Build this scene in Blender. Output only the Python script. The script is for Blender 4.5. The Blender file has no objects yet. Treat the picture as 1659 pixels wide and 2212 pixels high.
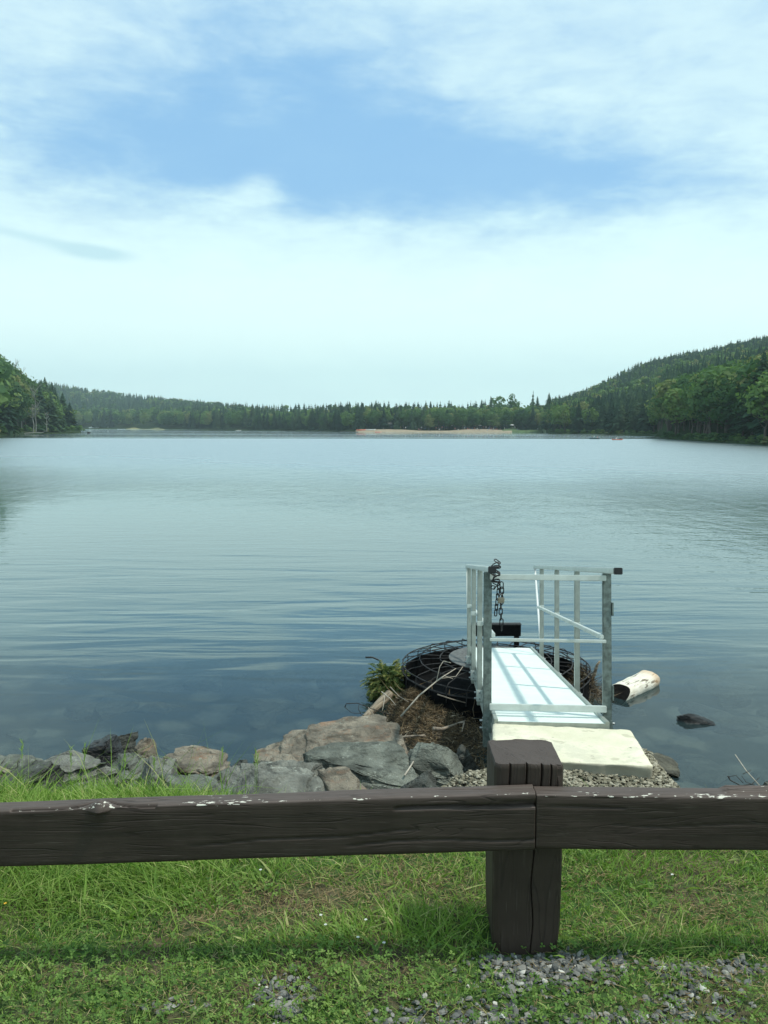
import bpy, bmesh, math, random
import numpy as np
from mathutils import Vector, Matrix, Euler
R = math.radians
random.seed(7); RNG = np.random.default_rng(11)
S = bpy.context.scene
COL = S.collection

# ------------------------------------------------------------------ camera, sky, sun, exposure
H = 3.35                      # eye height above the lake
PITCH = 5.92
F, CX, CY = 1789.0, 829.5, 1106.0
cd = bpy.data.cameras.new('camera'); cam = bpy.data.objects.new('camera', cd); COL.objects.link(cam)
cam.location = (0, 0, H); cam.rotation_euler = (R(90 - PITCH), 0, 0)
cd.sensor_fit = 'HORIZONTAL'; cd.sensor_width = 36; cd.lens = 36 * F / 1659.0
cd.clip_start = 0.05; cd.clip_end = 20000
S.camera = cam
S.render.resolution_x = 768; S.render.resolution_y = 1024
S.view_settings.view_transform = 'Standard'; S.view_settings.look = 'None'
S.view_settings.exposure = 0.30; S.view_settings.gamma = 1.0
SUN_EL, SUN_AZ = 63.0, 99.0   # degrees; azimuth clockwise from +Y
sd = bpy.data.lights.new('sun', 'SUN'); sd.energy = 2.7; sd.angle = R(1.8); sd.color = (1.0, 0.95, 0.84)
sun = bpy.data.objects.new('sun', sd); COL.objects.link(sun)
tos = Vector((math.sin(R(SUN_AZ)) * math.cos(R(SUN_EL)), math.cos(R(SUN_AZ)) * math.cos(R(SUN_EL)), math.sin(R(SUN_EL))))
sun.rotation_euler = tos.to_track_quat('Z', 'Y').to_euler(); sun.location = tos * 60

class NT:
    """small node-graph helper"""
    def __init__(s, tree): s.t = tree; s.n = tree.nodes; s.l = tree.links
    def node(s, typ, **kw):
        n = s.n.new(typ)
        for k, v in kw.items(): setattr(n, k, v)
        return n
    def put(s, sock, v):
        if isinstance(v, bpy.types.NodeSocket): s.l.new(v, sock)
        elif v is not None: sock.default_value = v
    def m(s, op, a, b=None, c=None, clamp=False):
        n = s.node('ShaderNodeMath', operation=op, use_clamp=clamp)
        s.put(n.inputs[0], a); s.put(n.inputs[1], b)
        if c is not None: s.put(n.inputs[2], c)
        return n.outputs[0]
    def mix(s, f, a, b, blend='MIX'):
        n = s.node('ShaderNodeMix', data_type='RGBA', blend_type=blend, clamp_factor=True)
        s.put(n.inputs[0], f)
        s.put(n.inputs[6], a if not isinstance(a, tuple) else (*a[:3], 1))
        s.put(n.inputs[7], b if not isinstance(b, tuple) else (*b[:3], 1))
        return n.outputs[2]
    def noise(s, vec, scale, detail=3, rough=0.55, dist=0.0):
        n = s.node('ShaderNodeTexNoise'); s.put(n.inputs['Vector'], vec)
        s.put(n.inputs['Scale'], scale); s.put(n.inputs['Detail'], detail)
        s.put(n.inputs['Roughness'], rough); s.put(n.inputs['Distortion'], dist)
        return n.outputs['Fac']
    def smooth(s, v, a, b, lo=0.0, hi=1.0):
        n = s.node('ShaderNodeMapRange', interpolation_type='SMOOTHSTEP')
        s.put(n.inputs[0], v); s.put(n.inputs[1], a); s.put(n.inputs[2], b); s.put(n.inputs[3], lo); s.put(n.inputs[4], hi)
        return n.outputs[0]
    def scalev(s, v, sc):
        n = s.node('ShaderNodeMapping'); s.put(n.inputs[0], v); n.inputs['Scale'].default_value = sc
        return n.outputs[0]
    def bump(s, h, strength=0.5, dist=0.01, normal=None):
        n = s.node('ShaderNodeBump'); s.put(n.inputs['Height'], h)
        s.put(n.inputs['Strength'], strength); s.put(n.inputs['Distance'], dist)
        if normal: s.put(n.inputs['Normal'], normal)
        return n.outputs[0]

world = bpy.data.worlds.new('World'); S.world = world; world.use_nodes = True
w = NT(world.node_tree)
for n in list(w.n): w.n.remove(n)
sky = w.node('ShaderNodeTexSky', sky_type='NISHITA'); sky.sun_disc = False
sky.sun_elevation = R(SUN_EL); sky.sun_rotation = R(SUN_AZ); sky.air_density = 1.0; sky.dust_density = 0.8; sky.ozone_density = 1.6
tc = w.node('ShaderNodeTexCoord').outputs['Generated']
sp = w.node('ShaderNodeSeparateXYZ'); w.put(sp.inputs[0], tc)
az = w.m('ARCTAN2', sp.outputs[0], sp.outputs[1]); el = w.m('ARCSINE', sp.outputs[2])
cmb = w.node('ShaderNodeCombineXYZ'); w.put(cmb.inputs[0], az); w.put(cmb.inputs[1], el)
ae = cmb.outputs[0]
mp = w.node('ShaderNodeMapping'); w.put(mp.inputs[0], ae); mp.inputs['Rotation'].default_value = (0, 0, R(16)); mp.inputs['Scale'].default_value = (2.2, 6.5, 1)
n1 = w.noise(mp.outputs[0], 1.5, 6, 0.55, 0.6)
n2 = w.noise(ae, 5.0, 6, 0.6, 0.4)
nw = w.m('ADD', w.m('MULTIPLY', w.m('SUBTRACT', n1, 0.5), 1.15), w.m('MULTIPLY', w.m('SUBTRACT', n2, 0.5), 0.55))
def blob(cx, cy, rx, ry, amp, rot=0.0):
    """soft clear gap in the cloud veil at azimuth/elevation given in degrees"""
    ca, sa = math.cos(R(rot)), math.sin(R(rot))
    dx = w.m('SUBTRACT', az, R(cx)); dy = w.m('SUBTRACT', el, R(cy))
    a = w.m('DIVIDE', w.m('ADD', w.m('MULTIPLY', dx, ca), w.m('MULTIPLY', dy, sa)), R(rx))
    b = w.m('DIVIDE', w.m('SUBTRACT', w.m('MULTIPLY', dy, ca), w.m('MULTIPLY', dx, sa)), R(ry))
    q = w.m('ADD', w.m('MULTIPLY', a, a), w.m('MULTIPLY', b, b))
    return w.m('MULTIPLY', w.m('EXPONENT', w.m('MULTIPLY', q, -1.0)), amp)
gap = blob(-14, 17.6, 11, 3.6, 0.80, -3)
for a in ((-5, 20.5, 8, 5.0, 0.50, -30), (8.5, 16.2, 11.5, 3.8, 0.90, -9), (0, 15.5, 15, 2.6, 0.55, -3),
          (-2, 27, 6, 4, 0.35, 0), (22, 26, 5, 3, 0.22, 0), (-40, 30, 16, 9, 0.6, 0), (48, 36, 20, 10, 0.6, 0), (8, 62, 40, 14, 0.35, 0), (-8.4, 15.4, 2.6, 1.5, -1.0, 20), (-5, 22, 20, 6, 0.28, 0), (3, 15.2, 22, 2.2, 0.35, 0), (-18, 16.8, 12, 2.2, 0.15, -3)):
    gap = w.m('ADD', gap, blob(*a))
n3 = w.noise(mp.outputs[0], 5.0, 7, 0.58, 0.35)
nw = w.m('ADD', nw, w.m('MULTIPLY', w.m('SUBTRACT', n3, 0.5), 1.0))
nw = w.m('ADD', nw, w.m('MULTIPLY', w.m('SUBTRACT', w.noise(mp.outputs[0], 17.0, 5, 0.6, 0.2), 0.5), 0.35))
clear = w.smooth(w.m('ADD', gap, nw), 0.0, 1.25)
clear = w.m('MULTIPLY', clear, w.smooth(w.m('ADD', el, w.m('MULTIPLY', nw, 0.05)), R(11.0), R(15.5)))
lens = w.m('ADD', blob(-18.8, 10.9, 2.3, 0.5, 1.1, -3), blob(-23, 11.6, 3.0, 0.35, 0.6, -8))
lens = w.m('MULTIPLY', w.smooth(w.m('ADD', lens, w.m('MULTIPLY', nw, 0.35)), 0.1, 0.9), 0.9)
lens = w.m('MULTIPLY', lens, w.smooth(blob(-20.5, 11.1, 6.5, 1.4, 1.0), 0.2, 0.6))
warm = w.smooth(el, R(1), R(26))
cloudc = w.mix(warm, (6.2, 8.5, 8.35), (5.0, 6.8, 7.4))
cloudc = w.mix(w.m('MULTIPLY', w.smooth(nw, -0.4, 0.4), w.smooth(el, R(4), R(16), 0.15, 0.75)), cloudc, (4.1, 5.9, 7.1))
cloudc = w.mix(w.m('MULTIPLY', w.smooth(el, R(3), R(7)), w.m('MULTIPLY', w.smooth(el, R(14), R(8)), 0.6)), cloudc, (7.0, 8.7, 8.4))
cloudc = w.mix(lens, cloudc, (4.3, 6.4, 7.0))
bluec = w.mix(0.72, w.mix(1.0, sky.outputs[0], (1.0, 1.05, 1.1), 'MULTIPLY'), (1.85, 4.25, 6.9))
skyc = w.mix(w.m('MULTIPLY', clear, 0.88), cloudc, bluec)
below = w.smooth(el, R(-0.5), R(-4))
skyc = w.mix(below, skyc, (1.5, 2.2, 2.0))
bg = w.node('ShaderNodeBackground'); w.put(bg.inputs[0], skyc); bg.inputs[1].default_value = 0.112
wo = w.node('ShaderNodeOutputWorld'); w.l.new(bg.outputs[0], wo.inputs[0])

# ------------------------------------------------------------------ helpers
CP, SP = math.cos(R(PITCH)), math.sin(R(PITCH))
def ray(x, y):
    u = (x - CX) / F; v = (CY - y) / F
    return Vector((u, CP + v * SP, v * CP - SP))
def at(x, y, Y):           # point of a survey sight line at forward distance Y (metres)
    r = ray(x, y); r = r * (Y / r.y); return Vector((r.x, r.y, r.z + H))
def atz(x, y, z):          # ... at height z above the lake
    r = ray(x, y); r = r * ((z - H) / r.z); return Vector((r.x, r.y, z))

def tag(o, label=None, cat=None, group=None, kind=None):
    if label: o['label'] = label
    if cat: o['category'] = cat
    if group: o['group'] = group
    if kind: o['kind'] = kind
    return o
def empty(name, loc, rz=0.0):
    o = bpy.data.objects.new(name, None); COL.objects.link(o); o.location = loc; o.rotation_euler.z = rz
    o.empty_display_size = 0.1
    return o
def link(name, me, mat=None, parent=None):
    o = bpy.data.objects.new(name, me); COL.objects.link(o)
    if mat is not None and not me.materials: me.materials.append(mat)
    if parent is not None: o.parent = parent
    return o
def copy_tree(o, parent=None):
    c = o.copy(); COL.objects.link(c)
    if parent is not None: c.parent = parent
    for ch in list(o.children): copy_tree(ch, c)
    return c
def npmesh(name, V, Fc, smooth=False, tint=None, mats=None, matidx=None):
    """fast mesh from numpy arrays: V (n,3), Fc (m,k) with one k"""
    V = np.asarray(V, np.float32); Fc = np.asarray(Fc, np.int32)
    me = bpy.data.meshes.new(name); k = Fc.shape[1]
    me.vertices.add(len(V)); me.vertices.foreach_set('co', V.ravel())
    me.loops.add(Fc.size); me.loops.foreach_set('vertex_index', Fc.ravel())
    me.polygons.add(len(Fc)); me.polygons.foreach_set('loop_start', np.arange(0, Fc.size, k, dtype=np.int32))
    try: me.polygons.foreach_set('loop_total', np.full(len(Fc), k, np.int32))
    except Exception: pass
    me.update(calc_edges=True)
    if tint is not None:
        a = me.attributes.new('tint', 'FLOAT', 'POINT'); a.data.foreach_set('value', np.asarray(tint, np.float32))
    for m in (mats or []): me.materials.append(m)
    if matidx is not None: me.polygons.foreach_set('material_index', np.asarray(matidx, np.int32))
    me.polygons.foreach_set('use_smooth', np.full(len(Fc), bool(smooth)))
    return me

def _hash(ix, iy, iz):
    h = (ix.astype(np.int64) * 374761393 + iy.astype(np.int64) * 668265263 + iz.astype(np.int64) * 2147483647 + 1274126177)
    h = (h ^ (h >> 13)) * 1274126177; h = h & 0x7fffffff
    h = (h ^ (h >> 16)) & 0xffff
    return h / 65535.0
def vnoise(P):
    P = np.asarray(P, float); f = np.floor(P); t = P - f; t = t * t * (3 - 2 * t)
    i = f.astype(np.int64); r = 0
    for dx in (0, 1):
        for dy in (0, 1):
            for dz in (0, 1):
                wgt = (t[:, 0] if dx else 1 - t[:, 0]) * (t[:, 1] if dy else 1 - t[:, 1]) * (t[:, 2] if dz else 1 - t[:, 2])
                r = r + wgt * _hash(i[:, 0] + dx, i[:, 1] + dy, i[:, 2] + dz)
    return r * 2 - 1
def fbm(P, o=4):
    P = np.asarray(P, float); s = 0; a = 1
    for k in range(o): s = s + a * vnoise(P * (2 ** k) + 17.3 * k); a *= 0.5
    return s

class MB:
    """collects solid shapes, builds ONE mesh object"""
    def __init__(s): s.v = []; s.f = []
    def add(s, vs, fs):
        b = len(s.v); s.v += [Vector(v) for v in vs]; s.f += [[b + i for i in f] for f in fs]; return s
    def box(s, c, hx, hy, hz, ax=None):
        ax = ax or (Vector((1, 0, 0)), Vector((0, 1, 0)), Vector((0, 0, 1)))
        c = Vector(c); vs = []
        for k in (-1, 1):
            for j in (-1, 1):
                for i in (-1, 1): vs.append(c + ax[0] * (i * hx) + ax[1] * (j * hy) + ax[2] * (k * hz))
        return s.add(vs, [(0, 2, 3, 1), (4, 5, 7, 6), (0, 1, 5, 4), (2, 6, 7, 3), (0, 4, 6, 2), (1, 3, 7, 5)])
    def bar(s, a, b, w_, h_, up=Vector((0, 0, 1))):
        a, b = Vector(a), Vector(b); d = (b - a); L = d.length; d.normalize()
        sx = d.cross(up).normalized(); uz = sx.cross(d).normalized()
        return s.box((a + b) / 2, w_ / 2, L / 2, h_ / 2, (sx, d, uz))
    def tube(s, pts, rad, n=8, closed=False, cap=True):
        pts = [Vector(p) for p in pts]; m = len(pts)
        if not hasattr(rad, '__len__'): rad = [rad] * m
        rings = []; prev = None
        for i, p in enumerate(pts):
            if closed: t = pts[(i + 1) % m] - pts[i - 1]
            else: t = pts[min(i + 1, m - 1)] - pts[max(i - 1, 0)]
            t.normalize()
            if prev is None:
                u = t.cross(Vector((0.31, 0.2, 0.93))).normalized()
            else:
                u = (prev - t * prev.dot(t)).normalized()
            prev = u; v = t.cross(u)
            rings.append([p + (u * math.cos(a) + v * math.sin(a)) * rad[i] for a in [2 * math.pi * k / n for k in range(n)]])
        vs = [q for r_ in rings for q in r_]; fs = []
        for i in range(m if closed else m - 1):
            j = (i + 1) % m
            for k in range(n): fs.append((i * n + k, i * n + (k + 1) % n, j * n + (k + 1) % n, j * n + k))
        if cap and not closed: fs.append(tuple(range(n - 1, -1, -1))); fs.append(tuple((m - 1) * n + k for k in range(n)))
        return s.add(vs, fs)
    def build(s, name, mat, parent=None, bevel=0.0, smooth=False, keep=False):
        off = Vector((0, 0, 0)) if (parent is None or keep) else ploc(parent)
        me = bpy.data.meshes.new(name); me.from_pydata([tuple(v - off) for v in s.v], [], s.f)
        bm = bmesh.new(); bm.from_mesh(me); bmesh.ops.recalc_face_normals(bm, faces=bm.faces)
        if bevel: bmesh.ops.bevel(bm, geom=list(bm.edges), offset=bevel, segments=2, affect='EDGES', clamp_overlap=True)
        bm.to_mesh(me); bm.free()
        if smooth: me.polygons.foreach_set('use_smooth', [True] * len(me.polygons))
        return link(name, me, mat, parent)
def ploc(o):
    v = Vector((0, 0, 0))
    while o is not None: v = v + o.location; o = o.parent
    return v

# ------------------------------------------------------------------ materials
def mat(name, fn, **kw):
    m = bpy.data.materials.new(name); m.use_nodes = True; t = NT(m.node_tree)
    b = m.node_tree.nodes['Principled BSDF']
    fn(t, b, **kw); return m
def P_(t): return t.node('ShaderNodeNewGeometry').outputs['Position']
def O_(t): return t.node('ShaderNodeTexCoord').outputs['Object']
def simple(c, rough=0.6, metal=0.0, var=0.25, scale=8.0, bmp=0.0, bscale=60, bdist=0.002, spec=0.5):
    def fn(t, b):
        p = O_(t); n = t.noise(p, scale, 5, 0.6)
        c2 = tuple(min(1, x * (1 - var)) for x in c); c1 = tuple(min(1, x * (1 + var)) for x in c)
        t.put(b.inputs['Base Color'], t.mix(t.smooth(n, 0.3, 0.7), c2, c1))
        b.inputs['Roughness'].default_value = rough; b.inputs['Metallic'].default_value = metal
        b.inputs['Specular IOR Level'].default_value = spec
        if bmp: t.put(b.inputs['Normal'], t.bump(t.noise(p, bscale, 4, 0.6), bmp, bdist))
    return fn
M = {}
for nm, c, kw in (
    ('alu', (0.36, 0.395, 0.355), dict(rough=0.42, metal=0.5, var=0.12, scale=14, bmp=0.15, bscale=90, bdist=0.001)),
    ('alu_light', (0.60, 0.65, 0.61), dict(rough=0.45, metal=0.3, var=0.08, scale=10)),
    ('galv', (0.17, 0.21, 0.195), dict(rough=0.5, metal=0.5, var=0.35, scale=28, bmp=0.2, bscale=70, bdist=0.001)),
    ('deck', (0.68, 0.76, 0.71), dict(rough=0.55, var=0.05, scale=5, bmp=0.3, bscale=240, bdist=0.0006)),
    ('bolt', (0.35, 0.38, 0.38), dict(rough=0.4, metal=0.8, var=0.2, scale=60)),
    ('black_rubber', (0.012, 0.013, 0.014), dict(rough=0.5)),
    ('black_steel', (0.005, 0.0055, 0.006), dict(rough=0.9, var=0.6, scale=18, bmp=0.5, bscale=40, bdist=0.004, spec=0.08)),
    ('rusty_bar', (0.028, 0.028, 0.028), dict(rough=0.7, var=0.5, scale=40, spec=0.25)),
    ('plate_grey', (0.10, 0.105, 0.10), dict(rough=0.7, var=0.3, scale=25, bmp=0.3)),
    ('chain', (0.035, 0.038, 0.04), dict(rough=0.4, metal=0.7, var=0.5, scale=80)),
    ('brass', (0.42, 0.40, 0.33), dict(rough=0.35, metal=0.7, var=0.2, scale=60)),
    ('twig', (0.24, 0.20, 0.155), dict(rough=0.85, var=0.35, scale=30, bmp=0.5)),
    ('twig_dark', (0.035, 0.03, 0.025), dict(rough=0.85, var=0.4, scale=30)),
    ('twig_pale', (0.42, 0.38, 0.31), dict(rough=0.8, var=0.2, scale=30)),
    ('cut_dark', (0.01, 0.009, 0.008), dict(rough=0.95, var=0.4, scale=30, bmp=0.5, spec=0.1)),
    ('straw_end', (0.45, 0.30, 0.16), dict(rough=0.85, var=0.3, scale=20)),
    ('bark', (0.09, 0.075, 0.06), dict(rough=0.9, var=0.4, scale=6, bmp=0.6, bscale=12, bdist=0.05)),
    ('bark_pale', (0.24, 0.25, 0.22), dict(rough=0.9, var=0.2, scale=3)),
    ('sand', (0.29, 0.245, 0.175), dict(rough=0.95, var=0.12, scale=0.4)),
    ('lawn', (0.07, 0.12, 0.045), dict(rough=0.95, var=0.3, scale=0.4)),
    ('skin', (0.42, 0.26, 0.19), dict(rough=0.6)),
    ('white', (0.75, 0.77, 0.76), dict(rough=0.5, var=0.05)),
    ('orange', (0.62, 0.13, 0.05), dict(rough=0.4, var=0.08)),
    ('coral', (0.75, 0.22, 0.15), dict(rough=0.45, var=0.08)),
    ('boat_green', (0.10, 0.16, 0.16), dict(rough=0.4, var=0.1)),
    ('navy', (0.02, 0.03, 0.06), dict(rough=0.8)),
    ('pinkcloth', (0.60, 0.22, 0.22), dict(rough=0.8)),
    ('bluecloth', (0.10, 0.18, 0.35), dict(rough=0.8)),
    ('roofwood', (0.10, 0.10, 0.095), dict(rough=0.8, var=0.2, scale=2)),
    ('reed', (0.22, 0.22, 0.10), dict(rough=0.95, var=0.3, scale=0.3)),
    ('stone_far', (0.025, 0.026, 0.024), dict(rough=0.8, var=0.4, scale=2)),
): M[nm] = mat(nm, simple(c, **kw))

def m_foliage(t, b, ramp, transl=0.25, nscale=0.35):
    a = t.node('ShaderNodeAttribute', attribute_name='tint').outputs['Fac']
    oi = t.node('ShaderNodeObjectInfo').outputs['Random']
    v = t.m('FRACT', t.m('ADD', a, oi))
    p = P_(t)
    n = t.noise(p, nscale, 3, 0.6)
    v = t.m('ADD', v, t.m('MULTIPLY', t.m('SUBTRACT', n, 0.5), 0.5), clamp=True)
    cr = t.node('ShaderNodeValToRGB'); t.put(cr.inputs[0], v)
    e = cr.color_ramp.elements
    for i, (pos, c) in enumerate(ramp):
        el_ = e[i] if i < 2 else e.new(pos)
        el_.position = pos; el_.color = (*c, 1)
    d = t.node('ShaderNodeBsdfDiffuse'); t.put(d.inputs[0], cr.outputs[0])
    tr = t.node('ShaderNodeBsdfTranslucent'); t.put(tr.inputs[0], t.mix(1.0, cr.outputs[0], (1.3, 1.5, 0.6), 'MULTIPLY'))
    mx = t.node('ShaderNodeMixShader'); mx.inputs[0].default_value = transl
    t.l.new(d.outputs[0], mx.inputs[1]); t.l.new(tr.outputs[0], mx.inputs[2])
    out = [n for n in t.n if n.type == 'OUTPUT_MATERIAL'][0]; t.l.new(mx.outputs[0], out.inputs[0])
M['needle'] = mat('needle', m_foliage, ramp=((0.0, (0.023, 0.052, 0.038)), (0.6, (0.043, 0.086, 0.052)), (1.0, (0.075, 0.125, 0.065))), transl=0.12)
M['leaf'] = mat('leaf', m_foliage, ramp=((0.0, (0.042, 0.090, 0.045)), (0.4, (0.070, 0.138, 0.058)), (0.8, (0.14, 0.225, 0.080)), (1.0, (0.20, 0.205, 0.10))), transl=0.28)
M['cedar'] = mat('cedar', m_foliage, ramp=((0.0, (0.04, 0.07, 0.03)), (0.5, (0.11, 0.15, 0.05)), (1.0, (0.30, 0.29, 0.11))), transl=0.25, nscale=9)
M['grass'] = mat('grass', m_foliage, ramp=((0.0, (0.115, 0.205, 0.048)), (0.5, (0.22, 0.335, 0.080)), (0.85, (0.29, 0.40, 0.12)), (1.0, (0.46, 0.45, 0.22))), transl=0.3, nscale=2.0)
M['clover'] = mat('clover', m_foliage, ramp=((0.0, (0.065, 0.125, 0.038)), (0.6, (0.125, 0.215, 0.055)), (1.0, (0.21, 0.30, 0.09))), transl=0.2, nscale=3.0)
M['straw'] = mat('straw', m_foliage, ramp=((0.0, (0.12, 0.085, 0.045)), (0.6, (0.24, 0.18, 0.095)), (1.0, (0.38, 0.31, 0.18))), transl=0.1, nscale=4)
M['litter'] = mat('litter', m_foliage, ramp=((0.0, (0.018, 0.015, 0.011)), (0.4, (0.075, 0.056, 0.036)), (0.8, (0.19, 0.14, 0.08)), (1.0, (0.40, 0.35, 0.27))), transl=0.0, nscale=3)
M['pebble'] = mat('pebble', m_foliage, ramp=((0.0, (0.075, 0.08, 0.078)), (0.5, (0.15, 0.155, 0.145)), (0.93, (0.26, 0.255, 0.23)), (1.0, (0.55, 0.55, 0.5))), transl=0.0, nscale=20)
M['pebble_tan'] = mat('pebble_tan', m_foliage, ramp=((0.0, (0.10, 0.095, 0.07)), (0.5, (0.20, 0.185, 0.135)), (1.0, (0.38, 0.355, 0.28))), transl=0.0, nscale=20)

def m_rock(t, b, base, lichen=0.3, tan=0.0, wet=0.0):
    p = O_(t); ps = t.scalev(p, (2.2, 2.2, 16))
    n1 = t.noise(p, 3.5, 6, 0.65); n2 = t.noise(ps, 2.2, 5, 0.6, 0.4); n3 = t.noise(p, 26, 5, 0.7)
    c = t.mix(t.smooth(n1, 0.3, 0.7), tuple(x * 0.6 for x in base), tuple(x * 1.35 for x in base))
    c = t.mix(t.m('MULTIPLY', t.smooth(t.noise(p, 11, 6, 0.75), 0.5, 0.62), 0.4), c, tuple(x * 0.45 for x in base))
    c = t.mix(t.m('MULTIPLY', t.smooth(n2, 0.5, 0.60), 0.65), c, tuple(x * 0.33 for x in base))
    if tan: c = t.mix(t.m('MULTIPLY', t.smooth(t.noise(ps, 3.0, 4, 0.6), 0.52, 0.72), tan), c, (0.30, 0.16, 0.09))
    nz = t.node('ShaderNodeSeparateXYZ'); t.put(nz.inputs[0], t.node('ShaderNodeNewGeometry').outputs['Normal'])
    up = t.smooth(nz.outputs[2], 0.1, 0.6)
    l = t.m('MULTIPLY', t.m('MULTIPLY', t.smooth(t.noise(p, 48, 4, 0.65), 0.635 - 0.09 * lichen, 0.64), up), 0.9 if lichen > 0 else 0.0)
    c = t.mix(t.m('MULTIPLY', l, t.smooth(n1, 0.45, 0.6)), c, (0.40, 0.43, 0.37))
    t.put(b.inputs['Base Color'], c); b.inputs['Roughness'].default_value = 0.9 - 0.65 * wet
    b.inputs['Specular IOR Level'].default_value = 0.3 + 0.3 * wet
    h = t.m('ADD', t.m('MULTIPLY', n3, 0.4), n2)
    t.put(b.inputs['Normal'], t.bump(t.m('ADD', h, t.noise(p, 9, 6, 0.75, 0.8)), 1.0, 0.05))
M['rock_grey'] = mat('rock_grey', m_rock, base=(0.21, 0.215, 0.185), lichen=0.9)
M['rock_green'] = mat('rock_green', m_rock, base=(0.175, 0.19, 0.16), lichen=0.5)
M['rock_tan'] = mat('rock_tan', m_rock, base=(0.25, 0.22, 0.17), lichen=0.25, tan=0.6)
M['rock_dark'] = mat('rock_dark', m_rock, base=(0.085, 0.09, 0.078), lichen=0.15)
M['rock_wet'] = mat('rock_wet', m_rock, base=(0.022, 0.024, 0.024), lichen=0.0, wet=1.0)
M['rock_olive'] = mat('rock_olive', m_rock, base=(0.11, 0.105, 0.075), lichen=0.0, wet=0.2)

def m_paintwood(t, b, axis=0, chip=True, z_top=0.0):
    p = O_(t); sc = (1.0, 38, 38) if axis == 0 else (38, 38, 1.0)
    g = t.noise(t.scalev(p, sc), 5.0, 5, 0.6, 0.9)
    g2 = t.noise(t.scalev(p, tuple(x * 2.6 for x in sc)), 3.0, 3, 0.6, 0.4)
    n = t.noise(p, 7, 4, 0.6)
    c = t.mix(t.smooth(n, 0.3, 0.7), (0.038, 0.026, 0.020), (0.052, 0.037, 0.029))
    c = t.mix(t.m('MULTIPLY', t.smooth(g, 0.58, 0.68), 0.28), c, (0.022, 0.017, 0.015))
    gs = (0.42, 5.5, 5.5) if axis == 0 else (5.5, 5.5, 0.42)
    gn = t.noise(t.scalev(p, gs), 2.4, 2.5, 0.5, 0.25)
    fr = t.m('ABSOLUTE', t.m('SUBTRACT', t.m('FRACT', t.m('MULTIPLY', gn, 17.0)), 0.5))
    ln = t.m('MULTIPLY', t.smooth(fr, 0.15, 0.02), t.smooth(t.noise(t.scalev(p, (2, 7, 7) if axis == 0 else (7, 7, 2)), 2.0, 3, 0.6), 0.40, 0.60))
    c = t.mix(t.m('MULTIPLY', ln, 0.42), c, (0.014, 0.009, 0.008))
    fl = t.noise(t.scalev(p, tuple(x * 3.2 for x in sc)), 3.0, 2, 0.6)
    c = t.mix(t.m('MULTIPLY', t.smooth(fl, 0.66, 0.72), 0.5), c, (0.13, 0.105, 0.09))
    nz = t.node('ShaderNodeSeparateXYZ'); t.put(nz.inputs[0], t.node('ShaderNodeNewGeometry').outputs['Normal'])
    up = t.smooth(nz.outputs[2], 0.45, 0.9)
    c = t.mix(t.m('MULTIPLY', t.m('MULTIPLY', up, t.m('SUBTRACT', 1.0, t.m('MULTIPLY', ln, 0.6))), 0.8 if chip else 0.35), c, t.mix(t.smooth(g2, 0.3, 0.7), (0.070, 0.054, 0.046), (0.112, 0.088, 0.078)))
    if chip:
        a = t.node('ShaderNodeAttribute', attribute_name='chip').outputs['Fac']
        k = t.m('ADD', t.noise(t.scalev(p, (22, 90, 90)), 2.0, 4, 0.6), t.m('MULTIPLY', t.m('SUBTRACT', t.noise(t.scalev(p, (3.5, 1, 1)), 1.0, 3, 0.6), 0.5), 0.55))
        msk = t.m('MULTIPLY', t.smooth(t.m('ADD', k, t.m('MULTIPLY', a, 0.16)), 0.79, 0.80), t.smooth(a, 0.1, 0.3))
        c = t.mix(msk, c, (0.62, 0.60, 0.52))
    t.put(b.inputs['Base Color'], c); b.inputs['Roughness'].default_value = 0.62; b.inputs['Specular IOR Level'].default_value = 0.32
    t.put(b.inputs['Normal'], t.bump(t.m('SUBTRACT', t.m('ADD', t.m('MULTIPLY', g, 0.5), t.m('MULTIPLY', g2, 0.5)), t.m('MULTIPLY', ln, 0.8)), 0.55, 0.0018))
M['rail_wood'] = mat('rail_wood', m_paintwood, axis=0)
M['post_wood'] = mat('post_wood', m_paintwood, axis=2, chip=False)

def m_concrete(t, b):
    p = O_(t); n = t.noise(p, 3, 6, 0.6); n2 = t.noise(p, 30, 5, 0.7); n3 = t.noise(p, 8, 3, 0.5)
    c = t.mix(t.smooth(n, 0.3, 0.7), (0.60, 0.57, 0.42), (0.74, 0.71, 0.55))
    c = t.mix(t.m('MULTIPLY', t.smooth(n3, 0.60, 0.66), 0.6), c, (0.40, 0.37, 0.26))
    c = t.mix(t.smooth(n2, 0.66, 0.69), c, (0.26, 0.23, 0.18))
    c = t.mix(t.m('MULTIPLY', t.smooth(t.noise(p, 1.7, 7, 0.7), 0.52, 0.60), 0.35), c, (0.36, 0.34, 0.27))
    c = t.mix(t.m('MULTIPLY', t.smooth(t.noise(p, 140, 3, 0.7), 0.45, 0.7), 0.35), c, (0.42, 0.40, 0.31))
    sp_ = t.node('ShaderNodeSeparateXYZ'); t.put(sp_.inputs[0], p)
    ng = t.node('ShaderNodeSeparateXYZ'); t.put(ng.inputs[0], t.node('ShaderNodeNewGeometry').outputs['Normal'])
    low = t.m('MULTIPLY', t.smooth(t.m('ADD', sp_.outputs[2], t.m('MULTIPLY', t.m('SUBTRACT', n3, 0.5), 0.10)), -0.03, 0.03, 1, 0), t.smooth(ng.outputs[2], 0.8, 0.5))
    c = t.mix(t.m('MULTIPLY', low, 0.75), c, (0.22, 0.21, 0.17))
    t.put(b.inputs['Base Color'], c); b.inputs['Roughness'].default_value = 0.9
    t.put(b.inputs['Normal'], t.bump(t.m('ADD', n2, t.m('MULTIPLY', t.noise(p, 90, 3), 0.5)), 0.6, 0.004))
M['concrete'] = mat('concrete', m_concrete)

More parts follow.
